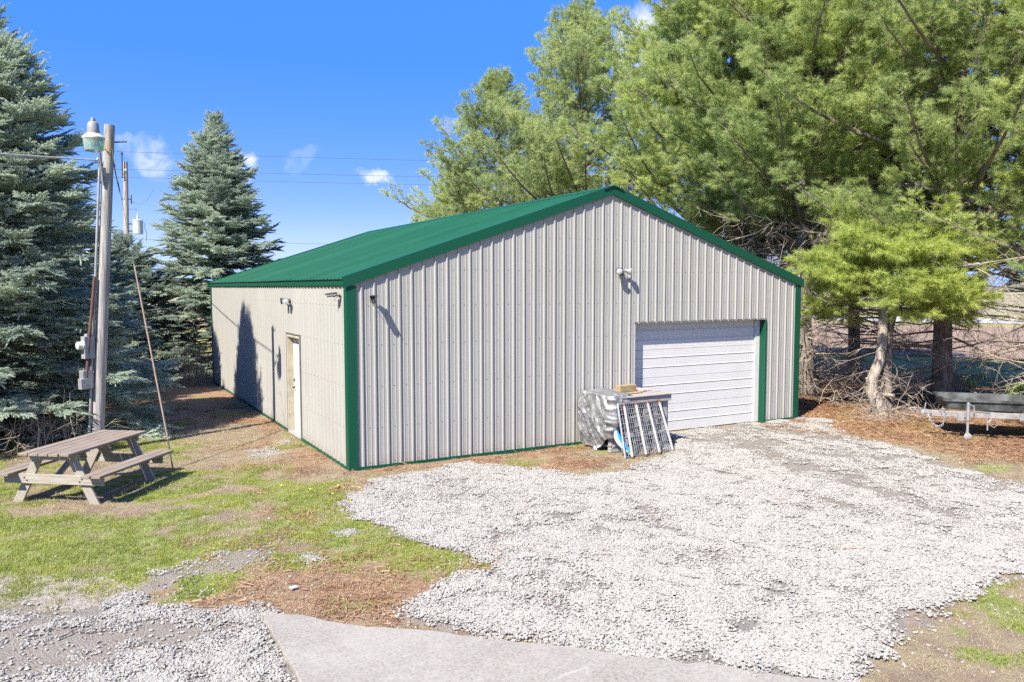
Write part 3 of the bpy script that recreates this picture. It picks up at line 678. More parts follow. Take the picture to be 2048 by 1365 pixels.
# entry door
ed = bpy.data.objects.new('entry_door', None); COL.objects.link(ed); ed.parent = barn
RX = .105
mb = MB(); mb.box((RX + .022, (ED[0] + ED[1]) / 2, 1.055), (.044, ED[1] - ED[0] - .10, 2.03))
y0, y1 = ED[0] + .05, ED[1] - .05; w = (y1 - y0)
for c in (y0 + w * .29, y0 + w * .71):
    for za, zb in ((.20, .80), (.95, 1.55), (1.68, 1.95)):
        hw = w * .155; pr = [(0, 0, 0), (.0, .02, .008), (.0, .05, .008), (-.004, .075, 0)]
        o = [(RX, c - hw, za), (RX, c + hw, za), (RX, c + hw, zb), (RX, c - hw, zb)]
        prev = None; rings = []
        for ins, xo in ((0, -.0015), (.012, -.010), (.035, -.010), (.050, -.003), (.062, -.012)):
            rings += [(RX + xo, c - hw + ins, za + ins), (RX + xo, c + hw - ins, za + ins), (RX + xo, c + hw - ins, zb - ins), (RX + xo, c - hw + ins, zb - ins)]
        fs = [(r * 4 + j, r * 4 + (j + 1) % 4, r * 4 + 4 + (j + 1) % 4, r * 4 + 4 + j) for r in range(4) for j in range(4)] + [(16, 17, 18, 19)]
        mb.add(rings, fs)
mb.build('door_leaf', 'white_paint', ed)
mb = MB()
for y in (ED[0] + .024, ED[1] - .024): mb.box((.045, y, 1.07), (.150, .048, 2.13))
mb.box((.045, (ED[0] + ED[1]) / 2, 2.112), (.150, ED[1] - ED[0] - .098, .046))
mb.build('door_frame', 'cream_jamb', ed, bevel=.003)
mb = MB()
for y in (ED[0] - .012, ED[1] + .012): mb.box((-.018, y, 1.09), (.034, .022, 2.13))
mb.box((-.018, (ED[0] + ED[1]) / 2, 2.165), (.034, ED[1] - ED[0] + .046, .020)); mb.build('door_trim', 'dark_header', ed)
mb = MB(); mb.box((.04, (ED[0] + ED[1]) / 2, .022), (.17, ED[1] - ED[0] - .10, .036)); mb.build('threshold', 'threshold', ed)
MX = Matrix(((0, 0, -1), (0, 1, 0), (1, 0, 0)))
hy = y1 - .075
mb = MB(); mb.lathe([(.030, 0), (.030, .008), (.012, .012), (.012, .045)], 14, MX, (RX, hy, .985)); mb.tube([(RX - .045, hy, .985), (RX - .055, hy - .03, .985), (RX - .055, hy - .115, .98)], [.011, .010, .008], 8); mb.build('handle', 'black_plastic', ed, 40)
mb = MB(); mb.lathe([(.030, 0), (.030, .012), (.022, .022), (.012, .024)], 14, MX, (RX, hy, 1.145)); mb.build('deadbolt', 'black_plastic', ed, 40)

# ---- lights and cameras fixed to the barn
def floodlight(loc, rz, label):
    """twin head wall light: mount on the wall, local -y points away from the wall"""
    t = thing('floodlight', label, 'floodlight', loc, rz, 'twin-head floodlights on the barn')
    M0 = Matrix(((1, 0, 0), (0, 0, -1), (0, 1, 0)))
    mb = MB(); mb.lathe([(.052, 0), (.052, .02), (.045, .032), (.02, .036)], 16, M0); mb.box((0, -.05, -.02), (.05, .05, .05)); mb.build('mount', 'dark_metal', t, 40)
    mb = MB(); mb.lathe([(.018, 0), (.024, .02), (.024, .05), (.016, .062)], 10, Matrix.Rotation(R_(200), 3, 'X'), (0, -.075, -.03)); mb.build('motion_sensor', 'black_plastic', t, 40)
    for sx, dirv in ((-1, Vector((-.42, -.86, -.12))), (1, Vector((.80, -.55, -.18)))):
        dirv.normalize(); c = Vector((sx * .115, -.105, .0)); M = dirv.to_track_quat('Z', 'Y').to_matrix()
        mb = MB(); mb.tube([(0, -.04, 0), (sx * .05, -.07, .0), c - dirv * .05], .011, 8); mb.build('arm', 'dark_metal', t, 40)
        mb = MB(); mb.lathe([(.018, -.085), (.030, -.075), (.034, -.03), (.052, .0), (.070, .045), (.074, .055), (.066, .055), (.060, .045)], 20, M, c, cap=False); mb.lathe([(.018, -.085), (.001, -.088)], 20, M, c)
        h = mb.build('lamp_head', 'grey_paint' if sx > 0 else 'dark_metal', t, 40)
        mb = MB(); mb.lathe([(.064, .044), (.05, .052), (.001, .056)], 20, M, c, cap=False); mb.build('lens', 'lamp_face', h, 60)
    return t
floodlight((5.70, -.022, 3.47), 0, 'twin-head floodlight high on the gable wall above the overhead door')
floodlight((-.022, 3.92, 2.86), R_(-90), 'twin-head floodlight on the side wall above the entry door')
def camera_unit(loc, d, nrm, label, size=1.0):
    t = thing('security_camera', label, 'security camera', loc, 0, 'bullet security cameras on the barn')
    nrm = Vector(nrm); d = Vector(d).normalized(); M = nrm.to_track_quat('Z', 'Y').to_matrix()
    mb = MB(); mb.lathe([(.040, 0), (.040, .012), (.030, .02), (.012, .022)], 14, M); mb.build('mount', 'dark_metal', t, 40)
    e = nrm * .13 + Vector((0, 0, -.01)); mb = MB(); mb.tube([nrm * .02, nrm * .08, e], .013, 8); mb.lathe([(.021, -.02), (.021, .02)], 10, d.to_track_quat('Z', 'Y').to_matrix(), e); mb.build('bracket', 'dark_metal', t, 40)
    Q = d.to_track_quat('Z', 'Y').to_matrix(); c = e + Vector((0, 0, .035))
    mb = MB(); mb.lathe([(.030, -.06), (.040, -.05), (.042, .02), (.042, .15), (.036, .155), (.034, .13)], 18, Q, c, cap=False); mb.lathe([(.030, -.06), (.001, -.062)], 18, Q, c); h = mb.build('housing', 'grey_paint', t, 40)
    mb = MB(); mb.lathe([(.036, .135), (.022, .140), (.020, .150), (.001, .152)], 18, Q, c, cap=False); mb.build('lens', 'black_plastic', h, 40)
    up = Vector((0, 0, 1)); s = d.cross(up).normalized(); u = s.cross(d); mb = MB(); o = c + u * .046 + d * .06; R3 = Matrix((s, d, u)).transposed()
    mb.box(o, (.085, .25, .004), R3); mb.box(o - s * .042 - u * .018, (.004, .25, .036), R3); mb.box(o + s * .042 - u * .018, (.004, .25, .036), R3); mb.build('sun_shield', 'dark_metal', h)
    mb = MB(); b = c - d * .06; mb.tube([b, b - d * .05 - u * .03, e - u * .09 + d * .03, e - u * .10 - nrm * .06, nrm * .004 - u * .05], .0045, 6); mb.build('cable', 'wire_grey', t)
    t.scale = (size,) * 3; return t
camera_unit((.42, -.022, 2.94), (-.50, -.85, -.05), (0, -1, 0), 'small bullet camera on the gable wall beside the green corner trim')
camera_unit((-.022, .36, 3.0), (-.9, .42, -.13), (-1, 0, 0), 'small bullet camera on the side wall just under the eave', .8)
# ------------------------------------------------------------------ trees
def unit(v): return v / (np.linalg.norm(v) + 1e-9)
def perp_pair(d):
    a = np.array([0, 0, 1.0]) if abs(d[2]) < .9 else np.array([1.0, 0, 0]); x = unit(np.cross(d, a)); return x, np.cross(d, x)
class PB:
    def __init__(s): s.v = []; s.f = []; s.t = []
    def tri(s, a, b, c, t0, t1): o = len(s.v); s.v += [a, b, c]; s.t += [t0, t0, t1]; s.f.append((o, o + 1, o + 2))
    def out(s): return (np.array(s.v), s.f, s.t)
def pine_tuft(pb, p, d, rng, n=30, ln=.115, w=.0065, stem=.10, tip=.5, lo=18, hi=62):
    x, y = perp_pair(d)
    for k in range(n):
        a = rng.uniform(0, 2 * math.pi); th = math.radians(rng.uniform(lo, hi)); q = d * math.cos(th) + (x * math.cos(a) + y * math.sin(a)) * math.sin(th)
        b = p - d * stem * rng.uniform(0, 1); L = ln * rng.uniform(.75, 1.1); s = unit(np.cross(q, rng.normal(size=3))) * w / 2
        e = b + q * L; e[2] = e[2]
        pb.tri(b - s, b + s, e, 0.0 * tip, tip)
def pine_spray(seed, n=8, needles=26, ln=.115, w=.0065):
    """a branchlet about 0.45 long along +z, flat side up (+y), ending in brushes of needles"""
    rng = np.random.default_rng(seed); pb = PB(); ax = np.array([0, 0, 1.0])
    pine_tuft(pb, np.array([0, .04, .46]), unit(np.array([0, .25, 1])), rng, needles + 8, ln * 1.1, w, .12, .9)
    for k in range(n):
        z = .06 + .34 * (k + .5) / n; sd = 1 if k % 2 else -1; el = rng.uniform(-.15, .75)
        d = unit(np.array([sd * rng.uniform(.5, 1.1), el, rng.uniform(.55, 1.0)])); L = rng.uniform(.10, .24) * (1.25 - z)
        p = np.array([0, .02, z]) + d * L; pine_tuft(pb, p, unit(d + np.array([0, .25, .2])), rng, needles, ln, w, .10, .8)
        s = unit(np.cross(d, rng.normal(size=3))) * .004; b = np.array([0, .02, z]); pb.tri(b - s, b + s, p, 0, 0)
    s = np.array([.006, 0, 0]); pb.tri(-s, s, np.array([0, .03, .45]), 0, 0)
    return pb.out()
def spruce_shoot(pb, p, d, L, rng, n=15, r=.030, tip=.8):
    x, y = perp_pair(d); rings = []
    for z, q in ((0, .010), (.55, .012), (1, .002)): rings.append([p + d * L * z + (x * math.cos(a) + y * math.sin(a)) * q for a in (0, 2.09, 4.19)])
    o = len(pb.v)
    for i, rg in enumerate(rings): pb.v += rg; pb.t += [tip * .25 * i] * 3
    for i in range(2):
        for j in range(3): pb.f.append((o + i * 3 + j, o + i * 3 + (j + 1) % 3, o + i * 3 + 3 + (j + 1) % 3, o + i * 3 + 3 + j))
    for k in range(n):
        z = (k + rng.uniform(0, .8)) / n; a = k * 2.4 + rng.uniform(-.4, .4); q = unit(d * rng.uniform(.55, .95) + (x * math.cos(a) + y * math.sin(a))); b = p + d * L * z
        s = unit(np.cross(q, d)) * .0055; pb.tri(b - s, b + s, b + q * r * rng.uniform(.8, 1.15), tip * .15 * z, tip * (.35 + .65 * z))
def spruce_spray(seed, droop=.5):
    rng = np.random.default_rng(seed); pb = PB()
    axp = lambda t: np.array([0, -.10 * droop * t * t, .50 * t])
    for k in range(7):
        t = .06 + .9 * k / 7; d0 = unit(axp(min(t + .1, 1)) - axp(t - .05)); spruce_shoot(pb, axp(t), d0, .085, rng, 12, .028, .35 + .5 * t)
    spruce_shoot(pb, axp(.94), unit(np.array([0, .1, 1])), .12, rng, 18, .030, 1)
    for k in range(12):
        t = .10 + .76 * (k + .5) / 12; sd = 1 if k % 2 else -1; d = unit(np.array([sd * rng.uniform(.7, 1.0), rng.uniform(-.75, .15) * droop - .05, rng.uniform(.65, 1.0)])); L = .235 * (1.06 - t) + .05
        p = axp(t); n = 2 if L > .13 else 1
        for m in range(n): spruce_shoot(pb, p + d * L * m / n, d, L / n * 1.05, rng, 13, .030, .35 if m < n - 1 else .95)
        if L > .17:
            d2 = unit(d + np.array([-sd * .7, -.3 * droop, .5])); spruce_shoot(pb, p + d * L * .45, d2, .085, rng, 12, .028, .9)
    return pb.out()
PINE_P = [pine_spray(s, 9, 30, .125, .0085) for s in (1, 2, 3, 4)]
PINE_FAR = [pine_spray(s, 8, 20, .125, .012) for s in (11, 12, 13)]
SPRUCE_P = [spruce_spray(s, dr) for s, dr in ((1, .5), (2, .9), (3, .3), (4, .7))]

def curve(p0, d0, L, bend, n, rng, wob=.06):
    """list of points from p0, direction turning towards `bend`"""
    pts = [p0]; d = unit(d0)
    for k in range(n):
        d = unit(d + bend / n + rng.normal(size=3) * wob); pts.append(pts[-1] + d * L / n)
    return pts
def along(pts, t):
    f = t * (len(pts) - 1); i = min(int(f), len(pts) - 2); return pts[i] + (pts[i + 1] - pts[i]) * (f - i), unit(pts[i + 1] - pts[i])

def pine(label, base, H, R, h0, seed, mat='pine_needle', protos=PINE_P, scale=1.0, dens=1.0, whorl=.62, dead=(0, 0), trunk_r=.2, lean=(0, 0), stems=None, group='white pines in the windbreak', low=.85, limbs_per=6, keep=None, bark_m='pine_bark'):
    rng = np.random.default_rng(seed); b = np.array([base[0], base[1], 0.0])
    tr = thing('pine_tree', label, 'pine tree', tuple(b), 0, group)
    axis = lambda h: np.array([lean[0] * (h / H) + .10 * math.sin(h * .5 + seed), lean[1] * (h / H) + .10 * math.cos(h * .43 + seed * 2), h])
    mb = MB(); hs = np.linspace(-.1, H * .97, 14); mb.tube([axis(h) for h in hs], [trunk_r * (1 - .93 * max(h, 0) / H) * (1.28 if h < .2 else 1) + .012 for h in hs], 10)
    mb.build('trunk', bark_m, tr, 60)
    lb = MB(); P = []; D = []; S = []; T = []
    h = h0
    while h < H * .985:
        f = (h - h0) / (H - h0); prof = (low + (1 - low) * min(1, f / .22)) if f < .22 else max(0.03, 1 - ((f - .22) / .78) ** 1.35); n = limbs_per if f < .85 else 4; a0 = rng.uniform(0, 6.28)
        for k in range(n):
            a = a0 + k * 6.283 / n + rng.uniform(-.35, .35); L = max(.35, R * prof * rng.uniform(.50, 1.22)); up = math.radians(rng.uniform(4, 24) + 42 * f * f)
            d0 = np.array([math.cos(a) * math.cos(up), math.sin(a) * math.cos(up), math.sin(up)]); pts = curve(axis(h + rng.uniform(-.12, .12)), d0, L, np.array([0, 0, .42 + .2 * f]), 6, rng, .07)
            r0 = .014 + .013 * L * (1 - .4 * f); lb.tube(pts, [r0 * (1 - .85 * i / 6) for i in range(7)], 5, False)
            st = .30 if L > 1.6 else .12; m = max(3, int(L * (1 - st) / (.23 / dens)))
            for j in range(m):
                t = st + (1 - st) * (j + rng.uniform(.1, .9)) / m; p, d = along(pts, t); sd = 1 if j % 2 else -1
                side = unit(np.cross(d, [0, 0, 1])) * sd; l2 = (.22 + .85 * (1 - t)) * min(1, L / 2.6) * rng.uniform(.7, 1.3) + .08
                q0 = unit(d * rng.uniform(.55, 1.0) + side * rng.uniform(.55, 1.0) + np.array([0, 0, rng.uniform(-.05, .55)])); q = curve(p, q0, l2, np.array([0, 0, .25]), 2, rng, .08)
                if l2 > .3: lb.tube(q, [.008, .006, .003], 3, False)
                c = max(1, int(round(l2 / (.34 / dens))))
                for u in range(c):
                    pp, dd = along(q, (u + .55) / c * .95); dd = unit(dd + rng.normal(size=3) * .28 + np.array([0, 0, .12])); P.append(pp); D.append(dd); S.append(scale * rng.uniform(.75, 1.15)); T.append((f, t))
            p, d = along(pts, .97); P.append(p); D.append(d); S.append(scale); T.append((f, 1.0))
        h += whorl * rng.uniform(.75, 1.25) * (1 - .35 * f)
    for k in range(5): P.append(axis(H * (.95 + .012 * k))); D.append(unit(np.array([rng.normal() * .3, rng.normal() * .3, 1.0]))); S.append(scale * .8); T.append((1, 1))
    P = np.array(P); D = np.array(D); S = np.array(S)
    if keep is not None:
        kk = keep(P + b); P, D, S = P[kk], D[kk], S[kk]; T = [t for t, z in zip(T, kk) if z]
    n = len(P); bias = fbm(P[:, 0] * 1.0 + P[:, 2], P[:, 1] + .7 * P[:, 2], .7, seed, 3)
    tint = np.clip((bias - .5) * 2.2 + .5 + rng.normal(size=n) * .18, 0, 1)
    kind(scatter('crown', P, eulers(frames(D, up=1)), S, tint, rng.integers(0, len(protos), n), protos, [mat, 'pine_limb'], tr), 'stuff')
    kind(lb.build('branches', 'pine_limb', tr, 60), 'stuff')
    if dead[1] > 0:
        db = MB(); hh = dead[0]
        while hh < dead[1]:
            a = rng.uniform(0, 6.28); L = R * rng.uniform(.35, .9); up = math.radians(rng.uniform(-14, 8)); d0 = np.array([math.cos(a) * math.cos(up), math.sin(a) * math.cos(up), math.sin(up)])
            pts = curve(axis(hh), d0, L, np.array([0, 0, rng.uniform(-.35, .15)]), 6, rng, .10); r0 = .010 + .0055 * L; db.tube(pts, [r0 * (1 - .85 * i / 6) for i in range(7)], 4, False)
            for j in range(int(L * 4.2)):
                p, d = along(pts, rng.uniform(.2, 1)); q0 = unit(d + rng.normal(size=3) * .75); l2 = rng.uniform(.25, 1.0); q = curve(p, q0, l2, np.array([0, 0, -.15]), 3, rng, .16); db.tube(q, [.007, .0055, .004, .002], 3, False)
                for _ in range(3):
                    p2, d2 = along(q, rng.uniform(.3, 1)); e = p2 + unit(d2 + rng.normal(size=3) * .7) * rng.uniform(.12, .4); db.tube([p2, e], [.004, .002], 3, False)
            hh += rng.uniform(.045, .10)
        kind(db.build('dead_branches', 'dead_twig', tr), 'stuff')
    return tr, n

def spruce(label, base, H, R, seed, mat='spruce_needle', h0=.22, dens=1.0, scale=1.0, group='blue spruces beside the barn', dead=True, keep=None):
    rng = np.random.default_rng(seed); b = np.array([base[0], base[1], 0.0]); tr = thing('spruce_tree', label, 'spruce tree', tuple(b), 0, group)
    mb = MB(); hs = np.linspace(-.1, H * .985, 12); mb.tube([(.03 * math.sin(h), .03 * math.cos(h * 1.3), h) for h in hs], [.17 * (1 - max(h, 0) / H) + .008 for h in hs], 9); mb.build('trunk', 'spruce_bark', tr, 60)
    lb = MB(); db = MB(); P = []; D = []; S = []; T = []; h = h0
    while h < H * .99:
        f = h / H; n = 7 if f < .8 else 5; a0 = rng.uniform(0, 6.28)
        for k in range(n):
            a = a0 + k * 6.283 / n + rng.uniform(-.3, .3); L = max(.16, R * (1 - f) ** .82 * rng.uniform(.72, 1.13)); up = math.radians(-6 + 46 * f ** 1.4 + rng.uniform(-7, 7))
            d0 = np.array([math.cos(a) * math.cos(up), math.sin(a) * math.cos(up), math.sin(up)]); pts = curve(np.array([0, 0, h]), d0, L, np.array([0, 0, -.16 * (1 - f) + .10]), 6, rng, .035)
            r0 = .008 + .009 * L; lb.tube(pts, [r0 * (1 - .85 * i / 6) for i in range(7)], 4, False)
            st = .26 if L > 1.2 else .06; m = max(2, int(L * (1 - st) / (.20 / dens)))
            for j in range(m):
                t = st + (1 - st) * (j + rng.uniform(.1, .9)) / m; p, d = along(pts, t)
                for sd in (-1, 1):
                    side = unit(np.cross(d, [0, 0, 1])) * sd; l2 = (.10 + .50 * (1 - t) * min(1, L / 1.5)) * rng.uniform(.7, 1.25)
                    q = unit(d * rng.uniform(.6, 1.0) + side * rng.uniform(.5, .95) + np.array([0, 0, rng.uniform(-.45, .10)])); c = max(1, int(round(l2 / .27)))
                    for u in range(c): P.append(p + q * l2 * u / c); D.append(unit(q + rng.normal(size=3) * .13)); S.append(scale * rng.uniform(.78, 1.1) * (.62 if f > .88 else 1)); T.append(t)
            p, d = along(pts, .9); P.append(p); D.append(unit(d + np.array([0, 0, .12]))); S.append(scale * (.7 if f > .88 else 1)); T.append(1)
        h += rng.uniform(.18, .29) * (1 - .35 * f)
    for k in range(4): P.append(np.array([0, 0, H * (.955 + .012 * k)])); D.append(unit(np.array([rng.normal() * .25, rng.normal() * .25, 1.0]))); S.append(.62 * scale); T.append(1)
    P = np.array(P); D = np.array(D); S = np.array(S)
    if keep is not None:
        kk = keep(P + b); P, D, S = P[kk], D[kk], S[kk]
    n = len(P); bias = fbm(P[:, 0] + .6 * P[:, 2], P[:, 1] - .5 * P[:, 2], .8, seed, 3); tint = np.clip((bias - .5) * 2.4 + .5 + rng.normal(size=n) * .2, 0, 1)
    kind(scatter('crown', P, eulers(frames(D, up=1)), S, tint, rng.integers(0, len(SPRUCE_P), n), SPRUCE_P, [mat, 'pine_limb'], tr), 'stuff')
    kind(lb.build('branches', 'pine_limb', tr, 60), 'stuff')
    if dead:
        hh = .2
        while hh < 2.2:
            a = rng.uniform(0, 6.28); L = R * rng.uniform(.45, .85); d0 = np.array([math.cos(a), math.sin(a), rng.uniform(-.25, .05)]); pts = curve(np.array([0, 0, hh]), d0, L, np.array([0, 0, -.12]), 5, rng, .09); db.tube(pts, [.016 - .0028 * i for i in range(6)], 4, False)
            for j in range(int(L * 4)):
                p, d = along(pts, rng.uniform(.25, 1)); q = curve(p, unit(d + rng.normal(size=3) * .7), rng.uniform(.2, .8), np.array([0, 0, -.2]), 2, rng, .15); db.tube(q, [.006, .0045, .002], 3, False)
            hh += .06
        kind(db.build('dead_branches', 'dead_twig', tr), 'stuff')
    return tr, n

NT_ = []
NT_.append(spruce('tall dense blue spruce standing behind the weathered picnic table', (-5.45, 6.4), 8.85, 3.5, 5, dens=1.45))
NT_.append(spruce('blue spruce at the far back corner of the barn, seen against open sky', (.75, 17.9), 9.3, 3.5, 8, dens=1.45))
NT_.append(spruce('darker spruce filling the gap behind the lamp pole', (-4.5, 12.4), 6.8, 3.0, 12, 'spruce_needle_dark', dens=1.3))
NT_.append(spruce('low dark spruce between the distant pole and the barn corner spruce', (-2.4, 18.2), 4.9, 2.7, 14, 'spruce_needle_dark', dens=1.2))
# the windbreak of white pines along the barn's far side
NT_.append(pine('pine tree furthest along the barn roof, lowest of the row', (15.6, 29.0), 9.0, 3.6, 2.0, 22, 'pine_needle_far', PINE_FAR, 1.6, .88, .55))
NT_.append(pine('pine tree with a side peak left of the tallest spire above the roof', (15.0, 22.3), 13.2, 5.0, 2.5, 23, 'pine_needle_far', PINE_FAR, 1.55, .88, .55))
NT_.append(pine('slender pine with the highest open spire above the roof ridge', (15.0, 15.1), 14.5, 5.6, 2.5, 24, 'pine_needle_far', PINE_FAR, 1.45, .88, .55))
NT_.append(pine('broad pine behind the gable peak with long rising limbs', (16.2, 8.6), 17.0, 5.2, 3.0, 25, 'pine_needle', PINE_P, 1.4, .9, .55, (1.0, 3.0)))
NT_.append(pine('pine whose pale trunk shows just over the right roof slope', (15.3, 5.6), 15.6, 4.7, 4.3, 26, 'pine_needle', PINE_P, 1.3, 1.0, .50, (.8, 5.0)))
NT_.append(pine('pine with a dark bare trunk standing behind the garage corner', (14.7, 3.0), 15.2, 4.6, 4.4, 27, 'pine_needle', PINE_P, 1.3, 1.0, .50, (.4, 5.2)))
NT_.append(pine('thick dark trunked pine behind the bent little pine', (16.3, -.35), 15.6, 5.2, 3.7, 28, 'pine_needle', PINE_P, 1.25, .95, .54, (.4, 4.8), .25))
NT_.append(pine('nearest tall pine whose crown fills the top right of the view', (17.0, -4.6), 15.0, 5.8, 3.4, 29, 'pine_needle', PINE_P, 1.2, 1.0, .52, (.4, 4.3), .25))
NT_.append(pine('pine at the far right edge beyond the trailer', (21.0, -1.5), 13.5, 5.0, 2.8, 31, 'pine_needle', PINE_P, 1.3, .9, .58, (.4, 4.2), .22))
NT_.append(pine('second-row pine showing between the trunks behind the garage corner', (21.0, 6.0), 14.0, 5.0, 2.6, 34, 'pine_needle', PINE_P, 1.5, .9, .56, (.6, 2.6), .22))
NT_.append(pine('pine with low hanging boughs behind the trailer tub', (22.5, -6.5), 13.0, 5.2, 2.4, 35, 'pine_needle', PINE_P, 1.5, .9, .56, (.6, 2.4), .22))
# bent double-stemmed pine at the garage corner
def bent_pine():
    rng = np.random.default_rng(77); b = np.array([13.32, -.62, 0.0])
    tr = thing('pine_tree', 'bent double-stemmed low pine with bright yellow-green needles', 'pine tree', tuple(b))
    R = np.array([.872, -.489, 0]); F = np.array([.489, .872, 0])
    mb = MB(); s1 = [R * -.02 + [0, 0, -.1], R * -.12 + [0, 0, .25], R * -.30 + [0, 0, .62], R * -.26 + [0, 0, .95], R * -.10 + [0, 0, 1.35], R * -.06 + [0, 0, 1.9], R * -.05 + [0, 0, 2.6], R * .05 + [0, 0, 3.4], R * .1 + [0, 0, 4.3]]
    mb.tube(s1, [.22, .165, .14, .13, .125, .12, .10, .07, .02], 10); mb.build('trunk', 'pine_bark_pale', tr, 70)
    mb = MB(); s2 = [R * .12 + F * .12 + [0, 0, -.1], R * .14 + F * .14 + [0, 0, .5], R * .12 + F * .15 + [0, 0, 1.3], R * .14 + F * .12 + [0, 0, 2.1], R * .4 + F * .2 + [0, 0, 3.0], R * .7 + F * .2 + [0, 0, 4.0]]
    mb.tube(s2, [.22, .15, .135, .12, .09, .02], 10); mb.build('trunk', 'pine_bark', tr, 70)
    mb = MB(); mb.tube([R * -.24 + [0, 0, .62], R * -.40 - F * .05 + [0, 0, .80], R * -.44 - F * .06 + [0, 0, .92]], [.07, .055, .045], 8); mb.tube([R * .02 - F * .05 + [0, 0, .5], R * .14 - F * .26 + [0, 0, .50]], [.05, .04], 8); mb.build('branch_stub', 'pine_bark_pale', tr, 60)
    lb = MB(); P = []; D = []; S = []; kx = 0
    for k in range(92):
        h = rng.uniform(2.35, 4.4); a = k * 2.4 + rng.uniform(-.3, .3); L = rng.uniform(1.0, 2.2) * (1 - .45 * max(0, (h - 3.2) / 1.3)); ca_, sa_ = math.cos(a), math.sin(a)
        if sa_ > .3: L *= .8
        d0 = unit(R * ca_ * 1.15 - F * sa_ * .8 + np.array([0, 0, rng.uniform(-.15, .30)])); st_ = s1 if k % 2 else s2; p0 = np.array([np.interp(h, [q[2] for q in st_], [q[i] for q in st_]) for i in range(3)])
        pts = curve(p0, d0, L, np.array([0, 0, .12]), 6, rng, .09); lb.tube(pts, [(.012 + .011 * L) * (1 - .85 * i / 6) for i in range(7)], 5, False)
        m = int(L / .155)
        for j in range(m):
            t = .30 + .7 * (j + rng.uniform(0, 1)) / m; p, d = along(pts, t); side = unit(np.cross(d, [0, 0, 1])) * (1 if j % 2 else -1); l2 = rng.uniform(.1, .5) * (1.2 - t) + .05
            q0 = unit(d + side * rng.uniform(.3, 1) + np.array([0, 0, rng.uniform(-.1, .5)])); P.append(p + q0 * l2); D.append(unit(q0 + rng.normal(size=3) * .35)); S.append(rng.uniform(.95, 1.4)); lb.tube([p, p + q0 * l2], [.007, .004], 3, False)
        p, d = along(pts, .97); P.append(p); D.append(d); S.append(1.0)
    P = np.array(P); n = len(P)
    kind(scatter('crown', P, eulers(frames(np.array(D), up=1)), np.array(S), np.clip(rng.normal(size=n) * .28 + .5, 0, 1), rng.integers(0, 4, n), PINE_P, ['pine_needle_bright', 'pine_limb'], tr), 'stuff')
    kind(lb.build('branches', 'pine_limb', tr, 60), 'stuff')
    db = MB()
    for k in range(24):
        h = rng.uniform(.3, 2.3); a = rng.uniform(0, 6.28); d0 = unit(R * math.cos(a) - F * math.sin(a) + np.array([0, 0, rng.uniform(-.5, .3)])); L = rng.uniform(.3, 1.5); pts = curve(np.array([0, .05, h]), d0, L, np.array([0, 0, -.5]), 4, rng, .12); db.tube(pts, [.008, .007, .006, .004, .002], 4, False)
        for j in range(3):
            p, d = along(pts, rng.uniform(.3, 1)); db.tube([p, p + unit(d + rng.normal(size=3) * .6) * rng.uniform(.15, .5)], [.005, .002], 3, False)
    kind(db.build('dead_branches', 'dead_twig', tr), 'stuff')
bent_pine()
def twig_heap(name, label, cat, base, rx, ry, hz, n, mat, seed, L=(.4, 1.4), upr=.15, leaf=None):
    rng = np.random.default_rng(seed); db = MB()
    for k in range(n):
        a = rng.uniform(0, 6.28); r = math.sqrt(rng.uniform(0, 1)); p = np.array([math.cos(a) * r * rx, math.sin(a) * r * ry, rng.uniform(0, hz) * (1 - r * .7) * (upr < .5)]); d0 = unit(np.array([rng.normal(), rng.normal(), abs(rng.normal()) * upr * 3 + .02])); l = rng.uniform(*L)
        pts = curve(p, d0, l, np.array([0, 0, -.35 if upr < .5 else .0]), 4, rng, .14); pts = [np.array([q[0], q[1], max(q[2], .008)]) for q in pts]; r0 = rng.uniform(.004, .011); db.tube(pts, [r0, r0 * .9, r0 * .7, r0 * .5, r0 * .25], 4, False)
        for j in range(4):
            p2, d2 = along(pts, rng.uniform(.25, 1)); e = p2 + unit(d2 + rng.normal(size=3) * .65) * rng.uniform(.1, .45); e[2] = max(e[2], .006); db.tube([p2, e], [.004, .0018], 3, False)
    o = db.build(name, mat, None, loc=base); return tag(o, label, cat)
twig_heap('brush_pile', 'heap of grey fallen branches round the bent pine', 'brush pile', (13.35, -1.0, 0), 1.3, .8, .16, 75, 'dead_twig', 3, (.4, 1.1), .08)
twig_heap('brush_pile', 'dead brown brush lying at the right rear of the barn', 'brush pile', (14.6, 2.6, 0), 2.2, 3.0, .9, 260, 'dead_twig', 4, (.6, 1.9), .35)
twig_heap('brush_pile', 'tangle of bare brown brush under the tall spruce behind the picnic table', 'brush pile', (-5.0, 4.6, 0), 1.3, .9, .3, 80, 'dead_twig', 6, (.5, 1.3), 1.0)
twig_heap('dry_shrub', 'dry leafless shrub against the far back corner of the barn', 'shrub', (-.75, 14.3, 0), .5, .4, .1, 90, 'dry_twig', 7, (.7, 1.7), 1.6)
